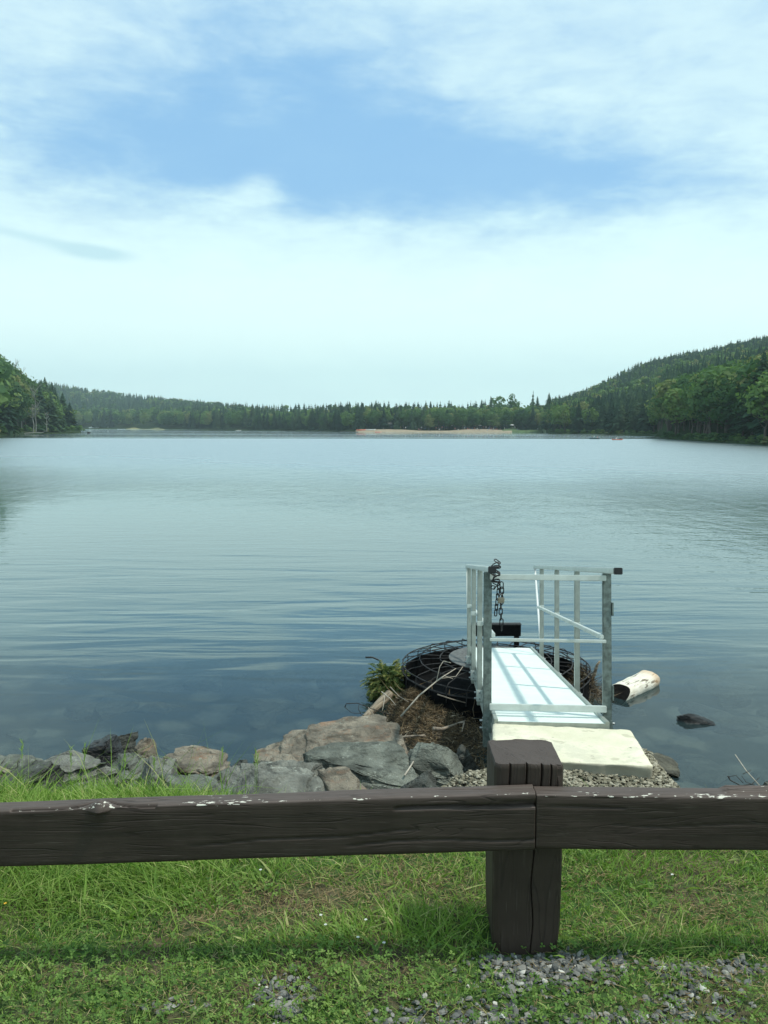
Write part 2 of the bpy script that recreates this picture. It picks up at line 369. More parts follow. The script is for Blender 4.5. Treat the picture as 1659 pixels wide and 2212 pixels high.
def m_birch(t, b):
    p = O_(t); n = t.noise(t.scalev(p, (2, 9, 9)), 2.0, 5, 0.6, 0.6); n2 = t.noise(p, 12, 5, 0.65)
    c = t.mix(t.smooth(n2, 0.3, 0.75), (0.62, 0.58, 0.48), (0.80, 0.77, 0.66))
    c = t.mix(t.smooth(n, 0.58, 0.63), c, (0.17, 0.14, 0.10))
    c = t.mix(t.m('MULTIPLY', t.smooth(t.noise(t.scalev(p, (1.5, 20, 20)), 3.0, 4, 0.6), 0.55, 0.62), 0.5), c, (0.42, 0.36, 0.27))
    sp_ = t.node('ShaderNodeSeparateXYZ'); t.put(sp_.inputs[0], p)
    e = t.smooth(t.m('ADD', sp_.outputs[0], t.m('MULTIPLY', t.m('SUBTRACT', n2, 0.5), 0.25)), 0.22, 0.40)
    c = t.mix(t.m('MULTIPLY', e, 0.55), c, (0.50, 0.30, 0.15))
    t.put(b.inputs['Base Color'], c); b.inputs['Roughness'].default_value = 0.8
    t.put(b.inputs['Normal'], t.bump(n2, 0.5, 0.01))
M['birch'] = mat('birch', m_birch)
def m_drift(t, b):
    p = O_(t); n = t.noise(t.scalev(p, (1.5, 14, 14)), 3.0, 6, 0.6, 0.5)
    t.put(b.inputs['Base Color'], t.mix(t.smooth(n, 0.35, 0.65), (0.10, 0.08, 0.055), (0.30, 0.25, 0.18)))
    b.inputs['Roughness'].default_value = 0.85; t.put(b.inputs['Normal'], t.bump(n, 0.8, 0.006))
M['driftwood'] = mat('driftwood', m_drift)

def m_ground(t, b):
    p = P_(t); s3 = t.node('ShaderNodeSeparateXYZ'); t.put(s3.inputs[0], p)
    X, Y, Z = s3.outputs
    n = t.noise(p, 2.2, 6, 0.65); n2 = t.noise(p, 14, 5, 0.7); n3 = t.noise(p, 70, 4, 0.7)
    soil = t.mix(t.smooth(n2, 0.35, 0.7), (0.05, 0.042, 0.028), (0.15, 0.12, 0.075))
    soil = t.mix(t.smooth(n3, 0.6, 0.7), soil, (0.24, 0.21, 0.15))
    green = t.mix(t.smooth(n2, 0.3, 0.7), (0.035, 0.075, 0.02), (0.07, 0.13, 0.035))
    c = t.mix(t.smooth(n, 0.46, 0.64), green, soil)
    bank = t.mix(t.smooth(n2, 0.35, 0.65), (0.026, 0.022, 0.016), (0.085, 0.068, 0.046))
    c = t.mix(t.m('MULTIPLY', t.smooth(Y, 2.72, 2.9), t.smooth(X, -0.9, -0.5)), c, t.mix(t.smooth(n3, 0.4, 0.6), (0.09, 0.08, 0.055), (0.20, 0.18, 0.125)))
    c = t.mix(t.smooth(Z, 1.65, 1.3), c, bank)
    vor = t.node('ShaderNodeTexVoronoi', feature='F1'); t.put(vor.inputs['Vector'], t.scalev(p, (1.0, 1.0, 1.0))); vor.inputs['Scale'].default_value = 1.9
    vn = t.m('ADD', vor.outputs['Distance'], t.m('MULTIPLY', n2, 0.35))
    bed = t.mix(t.smooth(vn, 0.35, 0.75), (0.21, 0.20, 0.15), (0.035, 0.04, 0.035))
    bed = t.mix(t.m('MULTIPLY', t.smooth(n, 0.35, 0.65), 0.5), bed, (0.06, 0.055, 0.04))
    bed = t.mix(t.smooth(Z, -0.35, -1.5), bed, (0.018, 0.028, 0.032))  # dark mud with depth, also standing in for light the water absorbs
    c = t.mix(t.smooth(Z, 0.06, -0.03), c, bed)
    t.put(b.inputs['Base Color'], c); b.inputs['Roughness'].default_value = 0.95; b.inputs['Specular IOR Level'].default_value = 0.15
    t.put(b.inputs['Normal'], t.bump(t.m('ADD', n2, n3), 0.6, 0.02))
M['ground'] = mat('ground', m_ground)
def m_hill(t, b):
    n = t.noise(P_(t), 0.05, 4, 0.6)
    t.put(b.inputs['Base Color'], t.mix(n, (0.02, 0.04, 0.022), (0.045, 0.07, 0.03))); b.inputs['Roughness'].default_value = 1.0
    b.inputs['Specular IOR Level'].default_value = 0.0
M['hill'] = mat('hill', m_hill)

def m_water(t, b):
    p = P_(t); s3 = t.node('ShaderNodeSeparateXYZ'); t.put(s3.inputs[0], p)
    X, Y, Z = s3.outputs
    big = t.noise(t.scalev(p, (0.05, 0.05, 1)), 1.0, 3, 0.5)
    # near swell: long low crests running along the shore
    rot = t.node('ShaderNodeMapping'); t.put(rot.inputs[0], p); rot.inputs['Rotation'].default_value = (0, 0, R(3)); rot.inputs['Scale'].default_value = (0.30, 1.35, 1)
    w1 = t.noise(rot.outputs[0], 1.0, 2.5, 0.45, 0.5)
    rot2 = t.node('ShaderNodeMapping'); t.put(rot2.inputs[0], p); rot2.inputs['Rotation'].default_value = (0, 0, R(-12)); rot2.inputs['Scale'].default_value = (0.9, 3.6, 1)
    w2 = t.noise(rot2.outputs[0], 1.0, 3, 0.5, 0.3)
    # fine wind ripples
    w3 = t.noise(t.scalev(p, (1.1, 1.9, 1)), 1.0, 3, 0.6, 0.2)
    Yn = t.m('ADD', Y, t.m('MULTIPLY', t.m('SUBTRACT', big, 0.5), 14))
    Yf = t.m('ADD', t.m('ADD', Y, t.m('MULTIPLY', X, 0.5)), t.m('MULTIPLY', t.m('SUBTRACT', big, 0.5), 50))
    a1 = t.m('MULTIPLY', t.smooth(Y, 8.8, 11.5), t.smooth(Yn, 28, 13))
    a1 = t.m('ADD', t.m('MULTIPLY', a1, 0.9), 0.10)
    a2 = t.m('MULTIPLY', t.smooth(Yn, 8, 13), t.smooth(Yn, 60, 12))
    wind = t.m('MULTIPLY', t.smooth(Yf, 12, 85), t.smooth(t.m('ADD', Y, t.m('MULTIPLY', X, 0.04)), 236, 214))
    calm_streak = t.noise(t.scalev(p, (0.002, 0.030, 1)), 1.0, 2, 0.5)
    far = t.m('MULTIPLY', t.smooth(Y, 214, 240), t.smooth(calm_streak, 0.50, 0.60))
    a3 = t.m('ADD', t.m('MULTIPLY', wind, 1.0), t.m('ADD', t.m('MULTIPLY', far, 0.5), 0.05))
    h = t.m('ADD', t.m('MULTIPLY', t.m('MULTIPLY', w1, a1), 0.034), t.m('MULTIPLY', t.m('MULTIPLY', w2, a2), 0.006))
    h = t.m('ADD', h, t.m('MULTIPLY', t.m('MULTIPLY', w3, a3), 0.040))
    w4 = t.noise(t.scalev(p, (0.9, 0.5, 1)), 1.0, 5, 0.7, 0.2)
    h = t.m('ADD', h, t.m('MULTIPLY', t.m('MULTIPLY', w4, wind), 0.20))
    nrm = t.bump(h, 1.0, 1.0)
    fr = t.node('ShaderNodeFresnel'); fr.inputs[0].default_value = 1.333; t.put(fr.inputs['Normal'], nrm)
    gl = t.node('ShaderNodeBsdfAnisotropic') if False else t.node('ShaderNodeBsdfGlossy'); t.put(gl.inputs['Roughness'], t.m('ADD', 0.025, t.m('ADD', t.m('MULTIPLY', wind, 0.27), t.m('MULTIPLY', far, 0.22))))
    gl.inputs[0].default_value = (0.94, 0.98, 0.98, 1); t.put(gl.inputs['Normal'], nrm)
    tr = t.node('ShaderNodeBsdfTransparent'); tr.inputs[0].default_value = (0.58, 0.68, 0.70, 1)
    df = t.node('ShaderNodeBsdfDiffuse'); df.inputs[0].default_value = (0.060, 0.105, 0.112, 1)
    deep = t.smooth(Y, 9.0, 14.5, 0.22, 0.95)
    mb = t.node('ShaderNodeMixShader'); t.put(mb.inputs[0], deep); t.l.new(tr.outputs[0], mb.inputs[1]); t.l.new(df.outputs[0], mb.inputs[2])
    mx = t.node('ShaderNodeMixShader'); t.put(mx.inputs[0], fr.outputs[0]); t.l.new(mb.outputs[0], mx.inputs[1]); t.l.new(gl.outputs[0], mx.inputs[2])
    out = [n for n in t.n if n.type == 'OUTPUT_MATERIAL'][0]; t.l.new(mx.outputs[0], out.inputs[0])
M['water'] = mat('water', m_water)

# ------------------------------------------------------------------ ground sheet, lake
def sm(a, b, x):
    t = np.clip((x - a) / (b - a), 0, 1); return t * t * (3 - 2 * t)
def ground_z(x, y):
    x = np.asarray(x, float); y = np.asarray(y, float)
    left = np.interp(y, [-50, 2.75, 3.1, 3.6, 4.2, 5.2, 6.2, 7.2, 7.9, 9, 12, 20, 60, 200], [2, 2, 1.90, 1.60, 1.28, 0.88, 0.52, 0.16, -0.06, -0.35, -0.85, -1.7, -3.6, -4])
    right = np.interp(y, [-50, 2.75, 3.1, 3.6, 4.2, 5.0, 5.8, 6.4, 7.0, 9, 12, 20, 60, 200], [2, 2, 1.90, 1.60, 1.28, 0.85, 0.3, -0.02, -0.2, -0.5, -0.9, -1.7, -3.6, -4])
    k = sm(1.5, 2.3, x); z = left * (1 - k) + right * k
    # gravel pad in front of the concrete block
    pad = sm(0.15, 0.55, x) * (1 - sm(1.70, 1.95, x)) * sm(4.3, 4.6, y) * (1 - sm(4.85 + .4 * sm(.6, .8, x), 5.05 + .5 * sm(.6, .8, x), y))
    z = z * (1 - pad) + 1.21 * pad
    # spit of washed-up debris reaching out to the intake
    q = ((x - 0.62) / 0.78) ** 2 + (np.clip(y - 8.6, -9, 0) / 1.6) ** 2 + (np.clip(y - 8.6, 0, 9) / 1.85) ** 2
    m_ = np.clip(1.25 - q, 0, 1.25) / 1.25
    pk = 0.24 * np.exp(-(((x - 0.34) / 0.30) ** 2 + ((y - 9.5) / 0.42) ** 2))
    z = np.where(y > 6.6, np.maximum(z, -0.3 + 0.39 * m_ ** 0.7 + pk), z)
    P = np.stack([x * 2.1, y * 2.1, np.zeros_like(x)], -1).reshape(-1, 3)
    nz = fbm(P, 4).reshape(x.shape); P2 = P * 6.0; nz2 = fbm(P2, 3).reshape(x.shape)
    amp = np.interp(y, [0, 2.9, 3.6, 12, 60], [0.010, 0.012, 0.022, 0.06, 0.03])
    return z + nz * amp + nz2 * 0.006
def axis(dense, lo, hi, far):
    a = np.arange(lo, hi, dense); out = []; v = hi; st = dense
    while v < far: out.append(v); st *= 1.18; v += st
    out.append(far); return a, np.array(out)
ax, bx = axis(0.045, -3.2, 4.2, 2500); cxl = []; v = -3.2; st = 0.045
while v > -2500: st *= 1.18; v -= st; cxl.append(max(v, -2500))
gx = np.concatenate([np.array(cxl[::-1]), ax, bx])
ay, by = axis(0.045, 1.2, 12.5, 2500); cyl = []; v = 1.2; st = 0.045
while v > -2500: st *= 1.18; v -= st; cyl.append(max(v, -2500))
gy = np.concatenate([np.array(cyl[::-1]), ay, by])
XX, YY = np.meshgrid(gx, gy); ZZ = ground_z(XX, YY)
nxg, nyg = len(gx), len(gy)
idx = np.arange(nxg * nyg).reshape(nyg, nxg)
quads = np.stack([idx[:-1, :-1], idx[:-1, 1:], idx[1:, 1:], idx[1:, :-1]], -1).reshape(-1, 4)
g = link('ground', npmesh('ground', np.stack([XX, YY, ZZ], -1).reshape(-1, 3), quads, True), M['ground'])
tag(g, kind='structure')
def gz(x, y): return float(ground_z(np.array([float(x)]), np.array([float(y)]))[0])

lake = link('lake', npmesh('lake', [(-2400, 2.9, 0), (2400, 2.9, 0), (2400, 2400, 0), (-2400, 2400, 0)], [(0, 1, 2, 3)]), M['water'])
tag(lake, kind='structure')

# ------------------------------------------------------------------ far shores and hills (polar sheets)
def pol(xd, r):            # survey column xd and distance r -> world x, y
    a = np.arctan((np.asarray(xd, float) - CX) / F * CP); return np.sin(a) * r, np.cos(a) * r
TX = [-700, 170, 300, 350, 550, 720, 760, 1000, 1172, 1190, 1300, 1420, 1436, 1550, 1659, 1900, 2600, 3600]
TS = [1000, 1000, 950, 820, 640, 520, 462, 455, 450, 372, 335, 305, 226, 182, 157, 120, 75, 50]
TR = [1700, 1650, 1500, 1400, 1000, 760, 700, 680, 700, 700, 720, 740, 740, 740, 740, 700, 600, 500]
KX = [-700, 110, 200, 300, 430, 500, 700, 1000, 1100, 1180, 1250, 1300, 1350, 1400, 1450, 1500, 1550, 1600, 1659, 1900, 2600, 3600]
KY = [800, 833, 846, 856, 868, 874, 879, 877, 871, 865, 846, 826, 803, 783, 774, 768, 760, 751, 741, 700, 660, 660]
def main_z(xd, r):
    s_ = np.interp(xd, TX, TS); rr = np.interp(xd, TX, TR); ky = np.interp(xd, KX, KY)
    zr = np.maximum((920.5 - ky) / F * rr + H - np.interp(xd, [500, 700], [12.5, 10.8]), 2.5)
    t = (r - s_) / (rr - s_)
    z = 0.5 + (zr - 0.5) * np.clip(t, 0, 1) ** 1.1 - np.clip(t - 1, 0, 9) * zr * 0.8
    z = np.where(r < s_, -0.5 * np.clip((s_ - r) / 3, 0, 1) * 3 + 0.0, z)
    return z
LX = [-3000, -1500, -600, -200, -60, 60, 150, 168, 174]
LS = [40, 60, 110, 170, 250, 400, 425, 432, 450]
def left_z(xd, r):
    s_ = np.interp(xd, LX, LS); d = r - s_
    fade = np.clip((178 - np.asarray(xd, float)) / 60, 0.05, 1)
    return np.where(d < 0, np.maximum(d * 0.3, -1.5), 0.4 + 8.0 * sm(0, 70, d) * fade)
def sheet(name, x0, x1, nx, sfn, zfn, depth, nr, label_kind='structure'):
    xs = np.linspace(x0, x1, nx); t = np.linspace(0, 1, nr) ** 1.5
    A = []
    for xd in xs:
        s_ = sfn(xd); rr = s_ - 3 + t * (depth(xd) + 3)
        px, py = pol(xd, rr); A.append(np.stack([px, py, zfn(np.full(nr, xd), rr)], -1))
    A = np.array(A); i = np.arange(nx * nr).reshape(nx, nr)
    q = np.stack([i[:-1, :-1], i[1:, :-1], i[1:, 1:], i[:-1, 1:]], -1).reshape(-1, 4)
    o = link(name, npmesh(name, A.reshape(-1, 3), q, True), M['hill']); tag(o, kind='structure'); return o
sheet('hills', -700, 3600, 700, lambda x: np.interp(x, TX, TS), main_z, lambda x: np.interp(x, TX, TR) - np.interp(x, TX, TS) + 400, 40)
sheet('headland', -3000, 174, 260, lambda x: np.interp(x, LX, LS), left_z, lambda x: 190, 30)
# beach and the lawn beside it
def strip(name, x0, x1, d0, d1, zt, m):
    xs = np.linspace(x0, x1, 60); t = np.linspace(0, 1, 8); A = []
    for k, xd in enumerate(xs):
        s_ = np.interp(xd, TX, TS); e = math.sin(math.pi * min(1, min(k, 59 - k) / 12 * 0.5))
        rr = s_ + d0 + t * (d1 - d0) * (0.25 + 0.75 * e); px, py = pol(xd, rr)
        A.append(np.stack([px, py, np.maximum(main_z(np.full(8, xd), rr), 0) + 0.15 + zt * (0.25 + 0.75 * e) * np.clip(t * 1.6, 0, 1)], -1))
    A = np.array(A); A[:, 0, 2] = -0.3; A[:, -1, 2] = 0.0
    i = np.arange(480).reshape(60, 8)
    q = np.stack([i[:-1, :-1], i[1:, :-1], i[1:, 1:], i[:-1, 1:]], -1).reshape(-1, 4)
    o = link(name, npmesh(name, A.reshape(-1, 3), q, True), m); tag(o, kind='structure'); return o
strip('beach', 768, 1106, -2, 14, 0.75, M['sand'])
strip('lawn', 1085, 1180, -1.5, 24, 1.6, M['lawn'])
strip('reed_bank', 272, 356, -22, 8, 1.0, M['reed'])

# ------------------------------------------------------------------ trees
def conifer(seed, tiers, seg, hd):
    rg = np.random.default_rng(seed); V = []; Fc = []; T = []
    base = 0.10 if hd else 0.05
    lean = rg.normal(0, 0.01, 2)
    for k in range(tiers):
        f = k / (tiers - 1); z = base + (1 - base) * f ** 0.95
        rad = 0.20 * (1 - f ** 1.35) ** 0.9 * rg.uniform(0.75, 1.2) + 0.010
        n = seg if f < 0.7 else max(4, seg - 2); a0 = rg.uniform(0, 6.28)
        th = (1 - base) / tiers
        for j in range(n):
            a = a0 + 6.283 * (j + rg.uniform(-0.25, 0.25)) / n; rr = rad * rg.uniform(0.55, 1.25)
            hw = 3.14 / n * 1.25; dz = -rr * rg.uniform(0.15, 0.6)
            c = np.array([math.cos(a) * rr, math.sin(a) * rr, z + dz])
            l = np.array([math.cos(a - hw) * rr * 0.6, math.sin(a - hw) * rr * 0.6, z + dz * 0.2 - th * 0.4])
            r_ = np.array([math.cos(a + hw) * rr * 0.6, math.sin(a + hw) * rr * 0.6, z + dz * 0.2 - th * 0.4])
            t = np.array([0, 0, z + th * 0.9])
            b = len(V); V += [t, l, c, r_]; Fc += [(b, b + 1, b + 2), (b, b + 2, b + 3)]
    V = np.array(V); V[:, 0] += V[:, 2] * lean[0]; V[:, 1] += V[:, 2] * lean[1]
    return V, np.array(Fc)
def broad(seed, nq, size, squash=1.0, lobes=7):
    rg = np.random.default_rng(seed)
    C = []
    for k in range(lobes):
        a = rg.uniform(0, 6.28); rr = rg.uniform(0.0, 0.20); z = rg.uniform(0.34, 0.82)
        C.append((math.cos(a) * rr, math.sin(a) * rr, z, rg.uniform(0.12, 0.21)))
    C.append((0, 0, 0.85, 0.13)); C.append((0, 0, 0.42, 0.2))
    V = []; Fc = []
    for q in range(nq):
        c = C[rg.integers(len(C))]; d = rg.normal(size=3); d /= np.linalg.norm(d)
        p = np.array(c[:3]) + d * c[3] * rg.uniform(0.55, 1.08) * np.array([1, 1, 0.85 * squash])
        p[2] = max(p[2], 0.12)
        u = rg.normal(size=3); u -= d * u.dot(d) * 0.7; u /= np.linalg.norm(u); v = np.cross(d, u) + rg.normal(size=3) * 0.3; v /= np.linalg.norm(v)
        s_ = size * rg.uniform(0.5, 1.3); b = len(V)
        V += [p - u * s_, p + v * s_ * 0.7, p + u * s_, p - v * s_ * 0.7]; Fc += [(b, b + 1, b + 2), (b, b + 2, b + 3)]
    return np.array(V), np.array(Fc)
def tree_trunk(seed, hgt, rad, limbs, top=0.85):
    rg = random.Random(seed); mb = MB()
    pts = [Vector((rg.uniform(-.008, .008) * k, rg.uniform(-.008, .008) * k, hgt * k / 6 - 0.03)) for k in range(7)]
    mb.tube(pts, [rad * (1 - 0.12 * k) for k in range(7)], 6)
    for k in range(limbs):
        z = hgt * rg.uniform(0.3, top); a = rg.uniform(0, 6.28); L = rg.uniform(0.1, 0.2)
        p0 = Vector((0, 0, z)); p1 = p0 + Vector((math.cos(a) * L, math.sin(a) * L, L * 0.9))
        mb.tube([p0, (p0 + p1) / 2 + Vector((0, 0, -0.01)), p1], [rad * 0.4, rad * 0.3, rad * 0.12], 4)
    me = bpy.data.meshes.new('trunk'); me.from_pydata([tuple(v) for v in mb.v], [], mb.f); return me
HD_C = [conifer(s, 30, 11, True) for s in range(5)]
HD_B = [broad(20 + s, 1000, 0.034, lobes=10) for s in range(5)]
LD_C = [conifer(50 + s, 9, 6, False) for s in range(8)]
LD_B = [broad(80 + s, 150, 0.075) for s in range(8)]
def crown_mesh(nm, VF, m): return npmesh(nm, VF[0], VF[1], False, np.zeros(len(VF[0])), [m])
CM = [crown_mesh('crown', v, M['needle']) for v in HD_C]; BMs = [crown_mesh('crown', v, M['leaf']) for v in HD_B]
CT = [tree_trunk(s, 0.8, 0.014, 0) for s in range(2)]; BT = [tree_trunk(5 + s, 0.62, 0.018, 8) for s in range(3)]
for m_ in CT + BT: m_.materials.append(M['bark'])

trees = []   # (kind, x, y, z, height, width factor, region, screen column, r)
def scatter(x0, x1, sfn, zfn, rmax, step, hfn, pc, region, d0=3):
    a0 = math.atan((x0 - CX) / F); a1 = math.atan((x1 - CX) / F); r = None
    rmin = min(sfn(x) for x in np.linspace(x0, x1, 60)); r = rmin + d0
    rtop = max(rmax(x) for x in np.linspace(x0, x1, 60))
    while r < rtop:
        st = step(r); n = int((a1 - a0) * r / st)
        for k in range(n):
            a = a0 + (k + random.random()) * st / r; xd = CX + math.tan(a) * F / CP; rr = r + random.uniform(-.5, .5) * st
            if rr < sfn(xd) + d0 or rr > rmax(xd): continue
            px, py = math.sin(a) * rr, math.cos(a) * rr
            nn = fbm(np.array([[px / 55.0, py / 55.0, 3.0]]), 3)[0]
            kind = 'C' if random.random() < pc(xd, rr, nn) else 'B'
            h = hfn(xd, rr, kind) * random.uniform(0.86, 1.10)
            trees.append((kind, px, py, float(zfn(xd, rr)) - 0.3, h, random.uniform(0.85, 1.2), region, xd, rr))
        r += st * 0.8
ms = lambda x: float(np.interp(x, TX, TS))
mr = lambda x: float(np.interp(x, TX, TR))
# right hillside
scatter(1184, 1990, ms, main_z, lambda x: mr(x) + 25, lambda r: 4.4 + r / 330, lambda x, r, k: (11 if k == 'C' else 10.5) + (4 if r < 260 else (1.5 if r < 420 else 0)),
        lambda x, r, n: (0.72 + n * 0.3) if r > 540 else (0.36 + n * 0.9 + (0.35 if ms(x) + 9 > r and x < 1430 else 0) + (0.16 if x > 1430 and r < 330 else 0)), 'right hillside')
# flat woods behind the beach
def hc(x, r, k):
    h = 13.2 if k == 'C' else 11.3
    if k == 'C' and x > 700 and random.random() < 0.04: h *= 1.18
    return h + (r - ms(x)) * 0.022
scatter(560, 1196, ms, main_z, lambda x: ms(x) + 85, lambda r: 5.6, hc, lambda x, r, n: (0.62 if x < 860 else 0.24) + n * 0.7, 'behind the beach', d0=7)
scatter(345, 566, ms, main_z, lambda x: ms(x) + 120, lambda r: 7.5, lambda x, r, k: 17.5 if k == 'C' else 15.5, lambda x, r, n: 0.55 + n * 0.8, 'behind the beach', d0=7)
scatter(330, 1100, ms, main_z, lambda x: mr(x) + 10, lambda r: 15, lambda x, r, k: 13.5, lambda x, r, n: 0.9, 'behind the beach', d0=120)
# far left hill
scatter(60, 350, ms, main_z, lambda x: ms(x) + 90, lambda r: 11, lambda x, r, k: 19, lambda x, r, n: 0.15 + n * 0.5, 'far left hill', d0=10)
scatter(60, 540, ms, main_z, lambda x: mr(x) + 30, lambda r: 13, lambda x, r, k: 14.5, lambda x, r, n: 0.82 + n * 0.5, 'far left hill', d0=100)
# left headland
ls = lambda x: float(np.interp(x, LX, LS))
def hl(x, r, k):
    return float(np.interp(x, [-200, 0, 30, 60, 105, 135, 165, 175], [24, 27, 24, 21, 19, 15.5, 10, 8])) * (1.0 if k == 'C' else 0.95)
scatter(-190, 166, ls, left_z, lambda x: ls(x) + 80, lambda r: 6.8, hl, lambda x, r, n: 0.15 if x < 55 else (0.92 if x < 118 else 0.6), 'left headland', d0=6)
# tall trees of the headland just outside the frame, mirrored in the lake
for xd, r_, h in ((-92, 165, 25), (-135, 150, 24), (-66, 205, 29), (-170, 140, 22)):
    px, py = pol(xd, r_); trees.append(('C', float(px), float(py), 0.3, h, 0.85, 'left headland', xd, r_))
# tall emergent trees on the skyline of the beach wood
for xd, r_, h, k in ((1106, 560, 20, 'B'), (1080, 545, 19, 'B'), (1062, 520, 18.5, 'C'), (1160, 520, 17.5, 'C'), (1150, 560, 19.5, 'C'), (930, 520, 16, 'C'), (1040, 520, 16.5, 'C')):
    px, py = pol(xd, r_); trees.append((k, float(px), float(py), float(main_z(xd, r_)), h, 0.9, 'behind the beach', xd, r_))

LBL = {('C', 'right hillside'): 'dark spruce standing in the wood on the hillside right of the lake',
       ('B', 'right hillside'): 'leafy green broadleaf tree in the wood on the hillside right of the lake',
       ('C', 'behind the beach'): 'dark conifer in the level wood behind the sandy beach across the lake',
       ('B', 'behind the beach'): 'light green broadleaf tree in the level wood behind the sandy beach',
       ('C', 'left headland'): 'dark pine on the wooded headland at the left edge of the lake',
       ('B', 'left headland'): 'green broadleaf tree on the wooded headland at the left edge of the lake',
       ('C', 'far left hill'): 'bluish dark conifer on the distant hill beyond the headland',
       ('B', 'far left hill'): 'pale green tree low on the far shore beyond the headland'}
NAME = {'C': 'spruce_tree', 'B': 'broadleaf_tree'}
inview = [t for t in trees]
solo = {}
for kind in 'CB':
    c = [i for i, t in enumerate(inview) if t[0] == kind and -20 < t[7] < 1680]
    # front rows show largest: little hidden behind their neighbours
    def front(i):
        t = inview[i]; s_ = ls(t[7]) if t[6] == 'left headland' else ms(t[7])
        return (t[4] / t[8]) / (1 + max(0, t[8] - s_) / 22.0)
    c.sort(key=front, reverse=True)
    for i in c[:290]: solo[i] = True
for i, t in enumerate(inview):
    if t[7] < -20 and t[8] < 230: solo[i] = True
FV = []; FF = []; FT = []; FM = []; nb = 0
for i, (kind, x, y, z, h, wf, region, xd, r) in enumerate(inview):
    rz = random.uniform(0, 6.28)
    if i in solo:
        sc = (h * wf * (1.3 if kind == 'C' else 1.1),) * 2 + (h,)
        cm = random.choice(CM if kind == 'C' else BMs)
        lab = LBL[(kind, region)]; grp = ('conifers ' if kind == 'C' else 'broadleaf trees ') + {'right hillside': 'on the right hillside', 'behind the beach': 'behind the beach', 'left headland': 'on the left headland', 'far left hill': 'on the far left shore'}[region]
        if r < 470:
            root = empty(NAME[kind], (x, y, z), rz)
            tk = link('trunk', random.choice(CT if kind == 'C' else BT), None, root); tk.scale = sc
            cr = link('crown', cm, None, root); cr.scale = sc
        else:
            root = link(NAME[kind], cm); root.location = (x, y, z); root.rotation_euler.z = rz; root.scale = sc
        tag(root, lab, 'tree', grp)
    else:
        V, Fc = random.choice(LD_C if kind == 'C' else LD_B)
        ca, sa = math.cos(rz), math.sin(rz); s_ = h * wf * (random.uniform(1.15, 1.7) if kind == 'C' else 1.2)
        W = np.stack([(V[:, 0] * ca - V[:, 1] * sa) * s_ + x, (V[:, 0] * sa + V[:, 1] * ca) * s_ + y, V[:, 2] * h + z], -1)
        FV.append(W); FF.append(Fc + nb); nb += len(V); FT.append(np.full(len(V), random.random())); FM.append(np.full(len(Fc), 0 if kind == 'C' else 1))
forest = link('forest', npmesh('forest', np.concatenate(FV), np.concatenate(FF), False, np.concatenate(FT), [M['needle'], M['leaf']], np.concatenate(FM)))
tag(forest, 'mixed dark conifer and green broadleaf wood covering the hills round the lake', 'forest', kind='stuff')

# shrubs along the shores
SH = [crown_mesh('shrub', broad(120 + s, 420, 0.06, 0.8), M['leaf']) for s in range(3)]
for k in range(34):
    xd = 1432 + k * 7.4 + random.uniform(-3, 3); r_ = ms(xd) + random.uniform(0.5, 3); px, py = pol(xd, r_)
    o = link('shrub', random.choice(SH)); h = random.uniform(1.3, 2.6); o.location = (px, py, -0.2); o.scale = (h * 1.9, h * 1.9, h); o.rotation_euler.z = random.uniform(0, 6)
    tag(o, 'low green shrub at the foot of the near right shore', 'shrub', 'shrubs along the right shore')
for k in range(26):
    xd = 1192 + k * 9 + random.uniform(-3, 3); r_ = ms(xd) + random.uniform(0.5, 3); px, py = pol(xd, r_)
    o = link('shrub', random.choice(SH)); h = random.uniform(1.3, 2.8); o.location = (px, py, -0.1); o.scale = (h * 2, h * 2, h); o.rotation_euler.z = random.uniform(0, 6)
    tag(o, 'low shrub at the waterline of the shaded bay behind the paddlers', 'shrub', 'shrubs along the bay')
for k in range(22):
    xd = -20 + k * 9.2 + random.uniform(-3, 3); r_ = ls(xd) + random.uniform(0, 4); px, py = pol(xd, r_)
    o = link('shrub', random.choice(SH)); h = random.uniform(2.2, 5); o.location = (px, py, -0.1); o.scale = (h * 1.6, h * 1.6, h); o.rotation_euler.z = random.uniform(0, 6)
    tag(o, 'olive green shrub along the waterline of the left headland', 'shrub', 'shrubs along the left headland')
# bare grey trees on the headland
def bare_tree(xd, r_, h, seed, label):
    px, py = pol(xd, r_); root = empty('dead_tree', (float(px), float(py), 1.0)); rg = random.Random(seed)
    mb = MB(); b = Vector((px, py, 1.0)); pts = [b + Vector((rg.uniform(-.3, .3), 0, h * k / 6)) for k in range(7)]
    mb.tube(pts, [0.24 * (1 - k / 7.5) for k in range(7)], 6); mb.build('trunk', M['bark_pale'], root)
    for k in range(12):
        i = rg.randint(2, 5); p0 = pts[i]; a = rg.choice((0, math.pi)) + rg.uniform(-.7, .7); L = rg.uniform(0.14, 0.28) * h
        p1 = p0 + Vector((math.cos(a) * L * .55, math.sin(a) * L * .55, L * 0.75)); bb = MB()
        bb.tube([p0, (p0 + p1) / 2 + Vector((0, 0, -L * .06)), p1], [0.10, 0.07, 0.03], 5)
        for q in range(3):
            s0 = p0.lerp(p1, 0.4 + 0.2 * q); e = s0 + Vector((rg.uniform(-1, 1), rg.uniform(-1, 1), rg.uniform(.6, 1.4))) * L * .25
            bb.tube([s0, e], [0.06, 0.03], 4)
        bb.build('branch', M['bark_pale'], root)
    tag(root, label, 'dead tree')
bare_tree(78, 392, 20, 3, 'tall bare forked grey tree in front of the dark pines on the left headland')
bare_tree(72, 388, 17, 8, 'thinner leaning bare grey tree just left of the tall forked one')
bare_tree(100, 398, 8, 5, 'short bare broken trunk right of the tall forked dead tree')
bare_tree(30, 400, 31, 12, 'bare leafless treetop rising above the green trees at the left edge')
bare_tree(46, 404, 29, 17, 'second bare leafless treetop, lower and right of the edge one')
